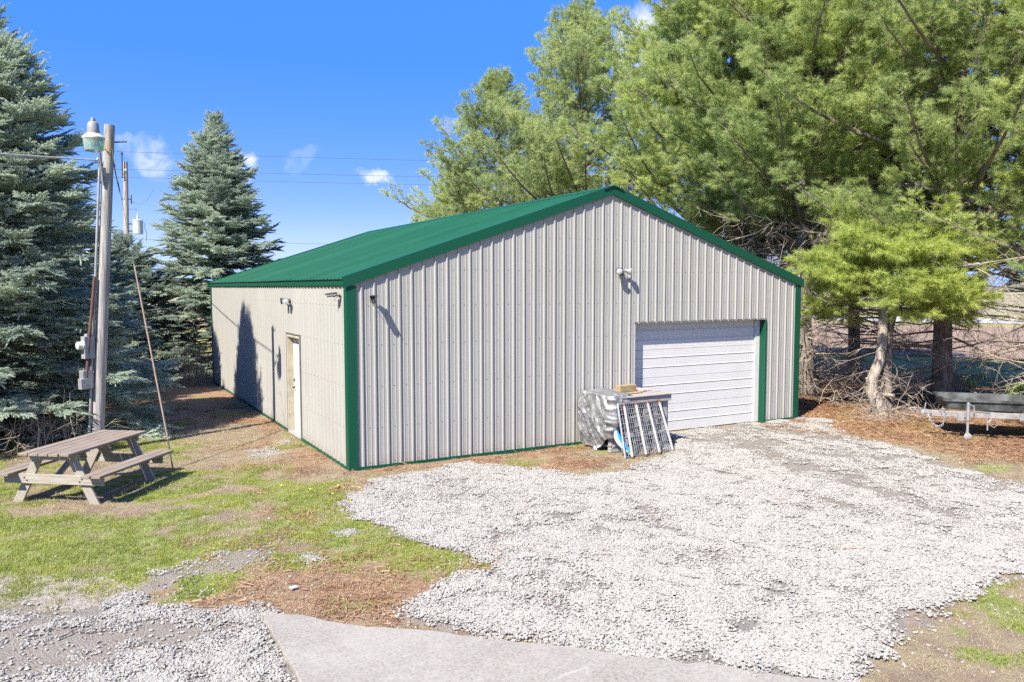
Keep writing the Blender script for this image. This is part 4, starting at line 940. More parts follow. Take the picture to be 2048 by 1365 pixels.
def leafy_shrub(label, base, n, seed, h=.8, r=.6):
    rng = np.random.default_rng(seed); tr = thing('leafy_shrub', label, 'shrub', base, 0, 'young shrubs under the pines'); mb = MB(); pb = PB()
    for k in range(5):
        a = k * 1.3; x = np.array([math.cos(a), math.sin(a), .2]); q = unit(np.cross(x, [0, 0, 1])); p = np.array([0, 0, .03 * k]); o = len(pb.v); pb.v += [p, p + x * .03 + q * .016, p + x * .065, p + x * .03 - q * .016]; pb.t += [0, .3, .6, .3]; pb.f.append((o, o + 1, o + 2, o + 3))
    P = []; D = []
    for k in range(14):
        a = rng.uniform(0, 6.28); pts = curve(np.array([rng.normal() * .05, rng.normal() * .05, 0]), unit(np.array([math.cos(a) * .6, math.sin(a) * .6, 1.0])), h * rng.uniform(.6, 1.1), np.array([0, 0, 0.]), 4, rng, .12); mb.tube(pts, [.006, .005, .004, .003, .002], 4, False)
        for j in range(n // 14): p, d = along(pts, rng.uniform(.3, 1)); P.append(p + rng.normal(size=3) * .06 * r); D.append(unit(d + rng.normal(size=3) * .6))
    kind(scatter('leaves', P, eulers(frames(np.array(D), rng=rng)), rng.uniform(.8, 1.3, len(P)), rng.uniform(0, 1, len(P)), np.zeros(len(P), int), [pb.out()], ['broad_leaf', 'dead_twig'], tr), 'stuff'); mb.build('stem', 'dead_twig', tr)
leafy_shrub('small leafy shrub on the grass beyond the trailer', (17.6, -1.4, 0), 110, 3)
leafy_shrub('low leafy shrub beyond the dark pine trunk', (18.6, .4, 0), 90, 4, .6, .5)
# a distant belt of trees on the horizon
rng = np.random.default_rng(55); mb = MB()
for k in range(900):
    a = R_(rng.uniform(-40, 110)); d = rng.uniform(520, 640); c = Vector((-4 + math.sin(a) * d, -13 + math.cos(a) * d, 0)); w = rng.uniform(3, 7); h = rng.uniform(2, 5) + (4 if rng.uniform() < .15 else 0); z0 = 0
    n = 6; M = Matrix.Rotation(rng.uniform(0, 6), 3, 'Z'); mb.lathe([(w * .5, 0), (w * rng.uniform(.8, 1.1), h * .35), (w * rng.uniform(.7, 1), h * .7), (w * .3, h)], n, M, c)
mottled('far_trees', (.17, .165, .14), (.12, .125, .10), .3, .95, .05)
kind(mb.build('far_treeline', 'far_trees'), 'stuff')
# ------------------------------------------------------------------ loose ground cover
rng = np.random.default_rng(9)
def stone_shape(seed, r=.0155):
    g = np.random.default_rng(seed); t = (1 + 5 ** .5) / 2
    v = np.array([(-1, t, 0), (1, t, 0), (-1, -t, 0), (1, -t, 0), (0, -1, t), (0, 1, t), (0, -1, -t), (0, 1, -t), (t, 0, -1), (t, 0, 1), (-t, 0, -1), (-t, 0, 1)], float); v /= np.linalg.norm(v[0])
    f = [(0, 11, 5), (0, 5, 1), (0, 1, 7), (0, 7, 10), (0, 10, 11), (1, 5, 9), (5, 11, 4), (11, 10, 2), (10, 7, 6), (7, 1, 8), (3, 9, 4), (3, 4, 2), (3, 2, 6), (3, 6, 8), (3, 8, 9), (4, 9, 5), (2, 4, 11), (6, 2, 10), (8, 6, 7), (9, 8, 1)]
    v = v * (1 + g.normal(size=(12, 1)) * .16) * np.array([1.15, .9, .55]) * r; return v, f
def stone_patch(seed, rad=.15, n=96):
    g = np.random.default_rng(seed); V = []; F = []; TP = []
    for k in range(n):
        TP += [g.uniform(0, 1)] * 12
        v, f = stone_shape(g.integers(1e6), .0098 * g.uniform(.5, 1.6)); a = g.uniform(0, 6.28); q = rad * math.sqrt(g.uniform(0, 1)); M = np.array(Matrix.Rotation(g.uniform(0, 6.28), 3, 'Z') @ Matrix.Rotation(g.normal() * .4, 3, 'X')); o = sum(len(x) for x in V)
        V.append(v @ M.T + np.array([q * math.cos(a), q * math.sin(a), .003 + g.uniform(-.003, .006)])); F += [tuple(i + o for i in t) for t in f]
    V = np.concatenate(V); return V, F, TP
STONES = [(lambda vf: (vf[0], vf[1], [.25 * s] * 12))(stone_shape(s)) for s in (1, 2, 3)]
PATCH = [stone_patch(s) for s in (11, 12, 13, 14)]
X = []; PID = []; SC_ = []
def put(n, x0, x1, y0, y1, dens, pids, s0, s1):
    x = rng.uniform(x0, x1, n); y = rng.uniform(y0, y1, n); k = rng.uniform(0, 1, n) < dens(x, y); k &= ~((x > -.05) & (y > -.07) & ~((x > 6.15) & (x < 9.7) & (y < .12)))
    k &= (sdf(x, y, SLAB) < -.02) | (rng.uniform(0, 1, n) < .05 * sstep(.9, 0, sdf(x, y, SLAB)))
    x, y = x[k], y[k]; z = ground_z(x, y) + .006 + .020 * np.maximum(drive_mask(x, y)[0], lot_mask(x, y)[0]); z = np.where(sdf(x, y, SLAB) > 0, .064, z)
    X.append(np.stack([x, y, z], 1)); PID.append(rng.choice(pids, len(x))); SC_.append(rng.uniform(s0, s1, len(x)))
solid_d = lambda x, y: sstep(.35, 1.0, drive_mask(x, y)[0]) * (1 - .93 * np.clip(drive_mask(x, y)[1] * 1.25, 0, 1))
put(14000, -1.6, 11.4, -9.2, .2, solid_d, [3, 4, 5, 6], .8, 1.15)
put(3400, -6.4, -2.0, -8.6, -3.2, lambda x, y: sstep(.5, .95, lot_mask(x, y)[0]) * (1 - .97 * np.clip(lot_mask(x, y)[1] * 1.3, 0, 1)), [3, 4, 5, 6], .7, 1.0)
put(1000, -2.2, .5, -4.4, 3.6, lambda x, y: sstep(.3, .9, piles_mask(x, y)), [3, 4, 5, 6], .7, 1.0)
edge = lambda x, y: np.clip(sstep(-.55, .1, sdf(x, y, DRIVE) + ragged(x, y, .3, 3)) * .45 + .02 + sstep(.55, .75, fbm(x, y, 1.2, 121)) * .16 * sstep(2.0, -2.5, np.abs(y + 3.5)) + .3 * piles_mask(x, y), 0, 1)
put(26000, -3.2, 11.6, -9.6, .2, edge, [0, 1, 2], .5, 1.35)
put(6000, -6.6, -1.6, -8.6, -2.4, lambda x, y: .05 + .45 * sstep(-.6, .2, sdf(x, y, LOT)), [0, 1, 2], .5, 1.3)
X = np.concatenate(X); PID = np.concatenate(PID); S_ = np.concatenate(SC_); n = len(X); NST = n
rot = np.stack([rng.normal(size=n) * .06, rng.normal(size=n) * .06, rng.uniform(0, 6.28, n)], 1)
kind(scatter('gravel', X, rot, S_, np.clip(rng.normal(size=n) * .3 + .62, 0, 1), PID, STONES + PATCH, ['gravel_stone']), 'stuff')

def blades(seed, n, hgt, spread, w, lean=.5):
    g = np.random.default_rng(seed); pb = PB()
    for k in range(n):
        a = g.uniform(0, 6.28); r = spread * math.sqrt(g.uniform(0, 1)); p = np.array([math.cos(a) * r, math.sin(a) * r, -.01]); d = unit(np.array([g.normal() * lean, g.normal() * lean, 1.0])); h = hgt * g.uniform(.5, 1.2); s = unit(np.array([g.normal(), g.normal(), 0])) * w / 2
        m = p + d * h * .6; e = p + unit(d + np.array([g.normal() * .4, g.normal() * .4, 0])) * h; o = len(pb.v); pb.v += [p - s, p + s, m + s * .7, m - s * .7, e]; pb.t += [0, 0, .5, .5, 1]; pb.f += [(o, o + 1, o + 2, o + 3), (o + 3, o + 2, o + 4)]
    return pb.out()
def field(n, x0, x1, y0, y1, dens, avoid=True):
    x = rng.uniform(x0, x1, n); y = rng.uniform(y0, y1, n); k = rng.uniform(0, 1, n) < dens(x, y)
    k &= ~((x > -.06) & (x < BW + .06) & (y > -.06) & (y < BL + .06)); k &= sdf(x, y, SLAB) < 0
    x, y = x[k], y[k]; return np.stack([x, y, ground_z(x, y)], 1)
G = [blades(s, 22, .055, .085, .0065, .55) for s in (1, 2, 3)] + [blades(9, 30, .085, .10, .0075, .6)]
gd_ = lambda x, y: grass_mask(x, y) ** 1.3 * (1 - .97 * np.maximum(drive_mask(x, y)[0] > .35, (lot_mask(x, y)[0] > .4) & (y < -4.4)))
P = np.concatenate([field(30000, -8.5, 1.0, -6.2, 10, gd_), field(2400, .5, 5.5, -10.5, -8, gd_), field(5200, 10.5, 24, -6, 14, lambda x, y: gd_(x, y) * .8)])
n = len(P); NGR = n; tint = np.clip(fbm(P[:, 0], P[:, 1], 1.6, 141, 3) * 1.5 - .25 + rng.normal(size=n) * .15, 0, 1)
kind(scatter('grass', P, np.stack([np.zeros(n), np.zeros(n), rng.uniform(0, 6.28, n)], 1), rng.uniform(.6, 1.15, n), tint, rng.choice([0, 1, 2, 3], n, p=[.31, .31, .31, .07]), G, ['grass_blade']), 'stuff')
Sb = [blades(s, 20, .06, .11, .006, 1.6) for s in (21, 22, 23)]
P = field(24000, -8.5, 1.2, -6.0, 7, lambda x, y: .85 * (1 - .5 * grass_mask(x, y)) * (1 - (drive_mask(x, y)[0] > .3)) * (1 - .97 * (lot_mask(x, y)[0] > .3)) * (1 - .8 * litter_mask(x, y)))
dgr = lambda x, y: .8 * (1 - (drive_mask(x, y)[0] > .3)) * (1 - .6 * litter_mask(x, y))
P = np.concatenate([P, field(6000, .5, 11.5, -12, -6.5, dgr), field(5000, 8.8, 13.5, -7.5, 0, dgr), field(1500, 2, 6.2, -2.4, -.1, dgr)])
n = len(P); kind(scatter('dry_grass', P, np.stack([np.zeros(n), np.zeros(n), rng.uniform(0, 6.28, n)], 1), rng.uniform(.6, 1.15, n), rng.uniform(0, 1, n), rng.integers(0, 3, n), Sb, ['straw_blade']), 'stuff')
def straws(seed, n=26, rad=.16):
    g = np.random.default_rng(seed); pb = PB()
    for k in range(n):
        a = g.uniform(0, 6.28); r = rad * math.sqrt(g.uniform(0, 1)); p = np.array([math.cos(a) * r, math.sin(a) * r, g.uniform(.003, .022)]); b = g.uniform(0, 6.28); d = np.array([math.cos(b), math.sin(b), g.normal() * .15]); s = np.array([-math.sin(b), math.cos(b), g.normal() * .6]) * .003; L = g.uniform(.06, .12); o = len(pb.v)
        pb.v += [p - s, p + s, p + d * L + s, p + d * L - s]; pb.t += [g.uniform(0, 1)] * 4; pb.f.append((o, o + 1, o + 2, o + 3))
    return pb.out()
St = [straws(s) for s in (31, 32, 33, 34)]
P = np.concatenate([field(11000, 9.3, 18, -8, 9, lambda x, y: litter_mask(x, y) * .9), field(5000, -3, 6, -6.4, 9, lambda x, y: litter_mask(x, y) * .8)])
n = len(P); kind(scatter('needle_litter', P, np.stack([rng.normal(size=n) * .05, rng.normal(size=n) * .05, rng.uniform(0, 6.28, n)], 1), rng.uniform(.7, 1.3, n), np.clip(fbm(P[:, 0], P[:, 1], 1.1, 151, 3) * 1.6 - .3 + rng.normal(size=n) * .2, 0, 1), rng.integers(0, 4, n), St, ['needle_litter']), 'stuff')
# dandelions
mottled('dandelion_yellow', (.80, .55, .01), (.85, .62, .03), 9, .6)
pb = PB()
for k in range(12):
    a = k * .5236; x = np.array([math.cos(a), math.sin(a), .25]); pb.tri(np.array([0, 0, .05]) + 0.005 * np.array([-x[1], x[0], 0]), np.array([0, 0, .05]) - 0.005 * np.array([-x[1], x[0], 0]), np.array([0, 0, .05]) + x * .022, 0, 1)
dl = [(-.97, -1.06), (-.35, -1.23), (-.28, -1.35), (-.52, -1.02), (-.60, -1.9), (-1.3, -.6), (-.75, -1.5)]
for i, (x, y) in enumerate(dl):
    mb = MB(); mb.tube([(0, 0, -.01), (.004, 0, .03), (.006, .002, .052)], [.002, .002, .002], 5); mb.cur = 0
    d = thing('dandelion', 'tiny yellow dandelion in the grass near the barn corner', 'dandelion', (x, y, float(ground_z(np.array([x]), np.array([y]))[0]) + .005), i * 1.1, 'dandelions by the barn corner')
    mb.build('stem', 'broad_leaf', d); h = MB(); h.lathe([(.001, .048), (.016, .052), (.019, .058), (.010, .063), (.001, .064)], 12, cap=False); h.build('flower', 'dandelion_yellow', d)

# ------------------------------------------------------------------ picnic table
pt = thing('picnic_table', 'weathered grey wooden picnic table with attached benches on the patchy lawn', 'picnic table', (-3.94, .76, -.01), R_(53))
LT, WT = 1.88, .80
def board(name, L, w, h, loc, mat, rot=(0, 0, 0)):
    mb = MB(); mb.box((0, 0, 0), (L, w, h)); o = mb.build(name, mat, pt, bevel=.004); o.location = loc; o.rotation_euler = rot; return o
rp = random.Random(5)
for i in range(5):
    board('tabletop_board', LT + rp.uniform(-.012, .012), .146, .038, (rp.uniform(-.01, .01), (i - 2) * .160, .765 + rp.uniform(-.002, .002)), 'bench_wood', (rp.uniform(-.01, .01), 0, rp.uniform(-.003, .003)))
for sd in (-1, 1):
    for j in (0, 1): board('seat_board', LT + rp.uniform(-.012, .012), .140, .038, (rp.uniform(-.01, .01), sd * (.66 + .152 * j - .02), .455 + rp.uniform(-.002, .002)), 'bench_wood', (0, 0, rp.uniform(-.003, .003)))
for sx in (-1, 1):
    xx = sx * .70
    for sd in (-1, 1):
        a = Vector((xx, sd * .62, .0)); b = Vector((xx, sd * .235, .745)); L = (b - a).length; ang = math.atan2(b.z - a.z, b.y - a.y)
        mb = MB(); o = None
        # leg with ends cut level
        d = (b - a).normalized(); hw = .070 / abs(d.z)
        mb.prism([(a.y - hw, a.z), (a.y + hw, a.z), (b.y + hw, b.z), (b.y - hw, b.z)], lambda p, q: (-.019, p - a.y, q), lambda p, q: (.019, p - a.y, q))
        o = mb.build('leg', 'grey_wood', pt, bevel=.004); o.location = (xx, a.y, 0)
    o = board('seat_support', 1.58, .140, .038, (xx + sx * .040, 0, .365), 'grey_wood', (R_(90), 0, R_(90)))
    o = board('top_support', .76, .090, .038, (xx + sx * .040, 0, .698), 'grey_wood', (R_(90), 0, R_(90)))
    a = Vector((sx * .66, 0, .40)); b = Vector((sx * .12, 0, .735)); mb = MB(); mb.box((0, 0, 0), ((b - a).length, .09, .038)); o = mb.build('brace', 'grey_wood', pt, bevel=.004); o.location = (a + b) / 2; o.rotation_euler = (R_(90), 0, 0); o.rotation_euler = ((b - a).to_track_quat('X', 'Z')).to_euler()
board('top_batten', .74, .038, .065, (0, 0, .715), 'grey_wood', (0, 0, R_(90)))
mb = MB()
for sx in (-1, 1):
    for y in (-.46, -.42, .42, .46, ): mb.lathe([(.014, 0), (.014, .004), (.006, .008)], 8, Matrix.Rotation(R_(90 * sx), 3, 'Y'), (sx * (.70 + .060), y, .365 + (.02 if abs(y) > .44 else -.02)))
mb.build('bolt', 'dark_metal', pt)

# ------------------------------------------------------------------ lamp pole with its electric gear, yard light, guy rod, wires
PB0 = Vector((-3.74, 3.9, 0)); PT0 = Vector((.41, 0, 6.2))
up_ = thing('utility_pole', 'leaning grey wooden lamp pole beside the picnic table', 'utility pole', PB0, 0)
at_ = lambda z: PT0 * (z / 6.2)
mb = MB(); mb.tube([at_(z) for z in (-.2, 0, .6, 1.5, 2.5, 3.5, 4.5, 5.5, 6.2)], [.118, .116, .113, .110, .107, .103, .100, .096, .093], 18); mb.build('shaft', 'pole_wood', up_, 50)
V1 = Vector((-.84, .50, 0)).normalized()          # towards the picture's left
V2 = Vector((-.55, -.83, 0)).normalized()
mb = MB(); off = Vector((-.80, -.28, 0)).normalized() * .150
mb.tube([at_(z) + off for z in (.0, 2.6, 5.35)] + [at_(5.5) + off * .9, at_(5.55) + off * 1.25, at_(5.48) + off * 1.5], .024, 10); mb.build('conduit', 'galvanised', up_, 40)
off2 = Vector((-.86, -.50, 0)).normalized() * .150
mb = MB(); mb.tube([at_(3.35) + off2 * 1.2, at_(2.7) + off2 * 1.4, at_(2.25) + off2 * 1.6, at_(1.9) + off2 * 1.65, at_(1.45) + off2 * 1.75], .027, 8); mb.lathe([(.033, -.03), (.033, .03)], 10, None, at_(2.28) + off2 * 1.6); mb.build('riser', 'red_conduit', up_, 40)
Rz = Matrix.Rotation(R_(28), 3, 'Z')
mb = MB(); mb.box(at_(2.02) + off * 1.55, (.20, .13, .42), Rz); mb.box(at_(2.25) + off * 1.55, (.12, .1, .05), Rz); mx = mb.build('meter_box', 'grey_paint', up_, bevel=.006)
mb = MB(); Md = Vector((-.94, -.34, 0)).normalized().to_track_quat('Z', 'Y').to_matrix(); mb.lathe([(.085, 0), (.085, .03), (.078, .035), (.074, .11), (.05, .125), (.001, .128)], 18, Md, at_(2.06) + off * 2.1); mb.build('meter_glass', 'porcelain', mx, 40)
mb = MB(); mb.box(at_(1.42) + off * 1.60, (.20, .14, .34), Rz); mb.box(at_(1.34) + off * 1.60 + Vector((-.05, -.05, 0)), (.14, .12, .20), Rz); mb.build('switch_box', 'galvanised', up_, bevel=.006)
mb = MB()
for z in (5.9, 5.72, 5.2): mb.tube([at_(z) + Vector((.10, .06, 0)), at_(z) + Vector((.30, -.10, 0))] if z == 5.9 else [at_(z) + Vector((-.06, -.13, 0)), at_(z) + Vector((-.05, -.10, 0))], .014, 6)
mb.build('bolt', 'dark_metal', up_)
yl = thing('yard_light', 'yard light with bucket lens painted with green tree light on a curved arm near the pole top', 'lamp', PB0)
LC = at_(5.8) + Vector((-.27, -.75, 0)); LC.z = 5.76
a0 = at_(5.05) + Vector((-.07, -.11, 0)); hk = LC + Vector((.10, .13, .14))
mb = MB(); mb.tube([a0, a0 + Vector((-.02, -.03, .30)), a0 + Vector((-.04, -.17, .60)), a0 + Vector((-.10, -.36, .80)), hk], .021, 10); mb.box(a0 + Vector((.02, .03, .2)), (.07, .05, .28), Matrix.Rotation(R_(35), 3, 'Z')); mb.build('arm', 'galvanised', yl, 50)
mb = MB(); mb.lathe([(.10, .12), (.105, .15), (.098, .19), (.092, .30), (.070, .335), (.040, .345), (.040, .385), (.034, .405), (.001, .407)], 24, None, LC, cap=False); mb.build('housing', 'grey_paint', yl, 40)
mb = MB(); mb.lathe([(.185, .035), (.187, .065), (.165, .085), (.12, .125), (.10, .13), (.10, .11), (.165, .06)], 28, None, LC, cap=False); mb.build('cap_ring', 'white_paint', yl, 40)
mb = MB(); mb.lathe([(.178, .04), (.176, -.02), (.160, -.155), (.150, -.175), (.11, -.19), (.001, -.197), (.001, -.189), (.108, -.182), (.144, -.168), (.153, -.15), (.169, -.02), (.171, .04)], 28, None, LC, cap=False); mb.build('lens', 'lamp_glass', yl, 40)
mb = MB(); mb.lathe([(.02, .10), (.022, .06), (.045, .0), (.05, -.05), (.03, -.10), (.001, -.11)], 16, None, LC, cap=False); mb.build('bulb', 'white_plastic', yl, 60)
# guy rod from the lawn to the pole top
gr = thing('guy_wire', 'thin rusty guy wire slanting from the lawn up to the lamp pole', 'guy wire', (-2.63, 1.58, 0))
top = PB0 + at_(5.75) - Vector((-2.63, 1.58, 0)) + Vector((.05, -.1, 0))
mb = MB(); mb.tube([(0, 0, -.08), top * .09], .013, 8); mb.build('anchor_rod', 'dark_metal', gr)
mb = MB(); mb.tube([top * .088, top * .62], .0145, 8); mb.lathe([(.02, -.02), (.02, .02)], 8, None, top * .28); mb.lathe([(.02, -.02), (.02, .02)], 8, None, top * .49); mb.build('guard_tube', 'rusty_steel', gr, 40)
mb = MB(); mb.tube([top * .62, top], .005, 5); mb.build('cable', 'wire_grey', gr)
# service cable to the left
mottled('cable_black', (.03, .03, .03), (.05, .05, .05), 5, .6)
def sag(a, b, s, n=14): a, b = Vector(a), Vector(b); return [a + (b - a) * (i / n) + Vector((0, 0, -s * 4 * (i / n) * (1 - i / n))) for i in range(n + 1)]
mb = MB(); a = PB0 + at_(5.52) + Vector((-.12, -.06, 0)); b = Vector((-22, -1.5, 6.4)); pts = sag(a, b, .45); mb.tube(pts, .014, 6); mb.tube([p + Vector((0, .02 * math.sin(i * 2), -.028 * (1 if i % 2 else -1) - .01)) for i, p in enumerate(pts)], .009, 5)
tag(mb.build('service_cable', 'cable_grey'), 'twisted grey service cable running left from the lamp pole', 'cable')
# second pole behind with transformer
BP = Vector((-1.28, 37.2, 0)); bp = thing('utility_pole', 'distant utility pole with a grey transformer between the spruces', 'utility pole', BP)
mb = MB(); mb.tube([(.0, 0, -.2), (.10, .02, 5), (.20, .04, 10.25)], [.18, .155, .125], 14); mb.build('shaft', 'pole_wood_plain', bp, 50)
mb = MB(); mb.tube([(.02, -.13, 9.3), (.02, -.13, 10.35), (.02, -.13, 10.7)], .035, 8); mb.lathe([(.05, 0), (.075, .03), (.05, .06), (.07, .09), (.04, .13), (.02, .16)], 12, None, (.02, -.13, 10.62)); mb.build('top_insulator', 'dark_metal', bp, 40)
mb = MB(); mb.lathe([(.06, -.06), (.09, -.02), (.06, .0), (.09, .03), (.05, .07)], 12, None, (.18, -.2, 9.75)); mb.build('insulator', 'porcelain', bp, 40)
mb = MB(); mb.tube([(.2, 0, 8.15), (.42, -.05, 8.15)], .03, 6); mb.lathe([(.03, -.2), (.045, -.15), (.03, -.1), (.045, -.05), (.03, .0), (.03, .3)], 10, None, (.43, -.05, 8.1)); mb.build('cutout_fuse', 'dark_metal', bp, 40)
TC = Vector((.72, -.12, 6.6)); tf = bpy.data.objects.new('transformer', None); COL.objects.link(tf); tf.parent = bp; tf.location = TC
mb = MB(); mb.lathe([(.24, -.42), (.27, -.40), (.27, .32), (.285, .33), (.285, .36), (.25, .40), (.001, .43)], 22); mb.lathe([(.24, -.42), (.001, -.43)], 22, cap=False); mb.build('tank', 'transformer_paint', tf, 40)
mb = MB(); mb.lathe([(.05, .4), (.075, .46), (.045, .5), (.07, .55), (.04, .6), (.05, .66), (.015, .70), (.012, .9)], 12); mb.build('bushing', 'porcelain', tf, 40)
mb = MB(); mb.box((-.38, .04, .15), (.26, .08, .06)); mb.box((-.38, .04, -.25), (.26, .08, .06)); mb.build('bracket', 'dark_metal', tf)
mb = MB(); mb.tube([(0, 0, .9), (-.1, .05, 1.0), (-.35, .1, 1.0), (-.6, .1, .95)], .012, 5); mb.tube([(.27, -.02, .25), (.36, -.05, .2), (.35, -.04, -.1), (.45, -.05, -.35), (.42, 0, -.8)], .014, 5); mb.tube([(-.3, .06, 1.4), (.1, 0, 1.28), (.5, 0, 1.5), (.9, 0, 2.2)], .009, 5); mb.build('lead', 'wire_grey', tf)
NP = Vector((58, 3.5, 0))
wires = [((.02, -.13, 10.78), 9.9, .30, 'top wire of the power line behind the barn'), ((.18, -.2, 9.80), 9.0, .25, 'upper of the paired power wires behind the barn'), ((.2, -.2, 9.35), 8.55, .25, 'lower of the paired power wires behind the barn'), ((.25, -.1, 5.9), 5.6, .35, 'lowest cable of the power line behind the barn')]
for o, z, s, lab in wires:
    mb = MB(); mb.tube(sag(BP + Vector(o), Vector((NP.x, NP.y, z)), s * 1.3, 24), .010, 5); tag(mb.build('power_line', 'wire_grey'), lab, 'power line', 'power lines behind the barn')
mb = MB(); pw = sag(BP + Vector((.25, -.1, 5.9)), Vector((NP.x, NP.y, 5.6)), .45, 24)
np_ = thing('utility_pole', 'far utility pole standing among the pines', 'utility pole', NP); mb = MB(); mb.tube([(0, 0, -.2), (0, 0, 10.2)], [.18, .13], 12); mb.build('shaft', 'pole_wood_plain', np_, 50)
for o, z, s, lab in wires:
    mb = MB(); mb.tube(sag(BP + Vector(o), Vector((-45, 48, z + .3)), s * 1.3, 18), .013, 5); tag(mb.build('power_line', 'wire_grey'), lab.replace('behind the barn', 'left of the distant pole'), 'power line', 'power lines left of the distant pole')
mb = MB(); mb.tube(sag(BP + Vector((.2, -.1, 9.1)), PB0 + at_(5.6) + Vector((.08, .1, 0)), .9), .012, 5); tag(mb.build('overhead_wire', 'wire_grey'), 'black wire sagging from the distant pole to the lamp pole', 'cable')

# ------------------------------------------------------------------ tarp-covered crate by the overhead door
CR = thing('covered_crate', 'wooden crate half wrapped in crumpled silver tarp beside the overhead door', 'crate', (4.76, -.06, 0))
CW, CD, CH = 1.40, .95, 1.06     # along the wall, out from the wall, height
t = NT('silver_tarp'); v = t.coord('Object'); n1 = t.noise(v, 5, 6, .6); t.base(t.mix(t.ramp(n1, .35, .65), (.17, .172, .176), (.31, .313, .318)), .38, .5, .4); t.bump(t.math('ADD', t.noise(v, 12, 6, .65, 1.2), t.math('MULTIPLY', t.noise(v, 45, 4, .6), .15)), .45, .03)
# skid, posts, slats, lid
def cb(name, c, d, mat='old_wood', rot=None, bevel=.004):
    mb = MB(); mb.box((0, 0, 0), d); o = mb.build(name, mat, CR, bevel=bevel); o.location = c
    if rot: o.rotation_euler = rot
    return o
for y in (-.06, -.48, -.90): cb('skid', (CW / 2, y, .05), (CW, .09, .09))
for i in range(7): cb('deck_board', (.10 + i * .20, -.48, .108), (.13, CD, .022))
for x in (.05, CW - .05):
    for y in (-.05, -.90): cb('post', (x, y, .56), (.09, .09, .88))
for i in range(6): cb('slat', (.12 + i * .235, -.955, .52), (.11, .02, .80))
cb('slat', (CW / 2, -.965, .30), (CW - .1, .02, .09)); cb('slat', (CW / 2, -.965, .62), (CW - .1, .02, .09))
cb('lid_beam', (CW / 2 + .02, -1.0, .985), (CW - .02, .05, .125)); cb('lid_beam', (CW + .005, -.5, .965), (.045, .92, .10))
for i in range(6): cb('lid_board', (.74 + .02 * math.sin(i), -.05 - i * .185, 1.052 + .003 * (i % 2)), (1.34, .165, .022), 'old_wood', (0, R_(.4 * math.sin(i * 2)), R_(.5 * math.cos(i * 3))))
# black block that makes the crate interior dark
mb = MB(); mb.box((CW / 2, -.47, .54), (CW - .2, .78, .82)); mb.build('black_core', 'black_plastic', CR)
# tarp: over the left end, part of the top and a bit of the front
g2 = np.random.default_rng(3)
nu, nv = 100, 100
mb = MB(); vs = []
for j in range(nv + 1):
    for i in range(nu + 1):
        s = i / nu * 1.33; w = j / nv                       # s runs along the plan outline, w from the ground over the top
        if s < CD: px, py, nx_, ny_ = 0.0, -s, -1, 0
        else: px, py, nx_, ny_ = (s - CD), -CD, 0, -1
        hl = 1.085; tot = hl + .50; q = w * tot
        lower = .045 + .05 * math.sin(s * 9) * (s > .4) + (.0 if s < .6 else .22 * min(1, (s - .6) / .4)) * 1
        if q < hl:
            z = lower + (hl - lower) * q / hl; inx = 0
        else: z = hl; inx = q - hl
        f = fbm(np.array([s * 1.0 + z * .25]), np.array([z * 1.0 - s * .7]), 4.2, 201, 5)[0] - .5; f2 = fbm(np.array([s * 2 + z * 1.6]), np.array([z * .5]), 3.4, 207, 3)[0] - .5
        fold = abs(fbm(np.array([s * 1.1 + z * .75]), np.array([z * .55 - s * .5]), 2.6, 213, 3)[0] - .5) + .5 * abs(fbm(np.array([s * .8 - z * .6]), np.array([z * .8 + s * .3]), 5.5, 219, 3)[0] - .5)
        bul = .07 + .035 * f - .10 * fold * (1 - min(1, inx * 1.5)) + .07 * abs(f2) * (1 - inx * 2 if inx < .5 else 0)
        bul += .05 * math.sin(min(1, max(0, q / hl)) * math.pi)
        if s < CD: P_ = [px - bul + inx * 1.15, py, z + (.02 * f + .02 if inx > 0 else 0)]
        else:
            P_ = [px + .02 * f, py - bul - .045 + (inx * .9), z + (.02 * f + .02 if inx > 0 else 0)]
        vs.append(P_)
keepf = []
for j in range(nv):
    for i in range(nu):
        s = i / nu * 1.33; q = j / nv * 1.585
        if s > CD and q < .95 - 0.35 * ((s - CD) / .38) * 0 - (0.62 if s - CD < .05 else (.15 if s - CD < .2 else .06)): continue
        if s > CD + .12 and q > 1.2: continue
        keepf.append((j * (nu + 1) + i, j * (nu + 1) + i + 1, (j + 1) * (nu + 1) + i + 1, (j + 1) * (nu + 1) + i))
mb.add(vs, keepf); o = mb.build('tarp', 'silver_tarp', CR, 180); sm = o.modifiers.new('thickness', 'SOLIDIFY'); sm.thickness = .004
# black liner corner poking out on the right
mb = MB(); mb.add([(CW + .02, -.98, .22), (CW + .02, -.55, .20), (CW + .30, -.72, .12), (CW + .22, -1.0, .03), (CW + .02, -1.0, .02)], [(0, 1, 2, 3, 4)]); o = mb.build('liner_flap', 'black_plastic', CR); sm = o.modifiers.new('thickness', 'SOLIDIFY'); sm.thickness = .006
def loose(name, label, cat, mb, mat, loc, rot=(0, 0, 0), group=None, smooth=None, bevel=0):
    o = mb.build(name, mat, None, smooth, bevel); o.location = loc; o.rotation_euler = rot; return tag(o, label, cat, group)
mb = MB(); mb.box((0, 0, 0), (.52, .36, .025)); loose('board', 'thin weathered board lying under the wood block on the crate', 'board', mb, 'block_wood', (5.40, -.66, 1.079), (0, 0, R_(5)), bevel=.004)
mb = MB(); mb.box((0, 0, 0), (.43, .15, .135)); loose('wood_block', 'squared timber block resting on top of the crate', 'wood block', mb, 'block_wood', (5.40, -.63, 1.160), (0, 0, R_(4)), bevel=.010)
mb = MB(); mb.box((0, 0, 0), (.34, .50, .016)); loose('flattened_carton', 'red and white flattened carton on the crate lid behind the block', 'carton', mb, 'red_print', (5.84, -.42, 1.085), (0, 0, R_(12)))
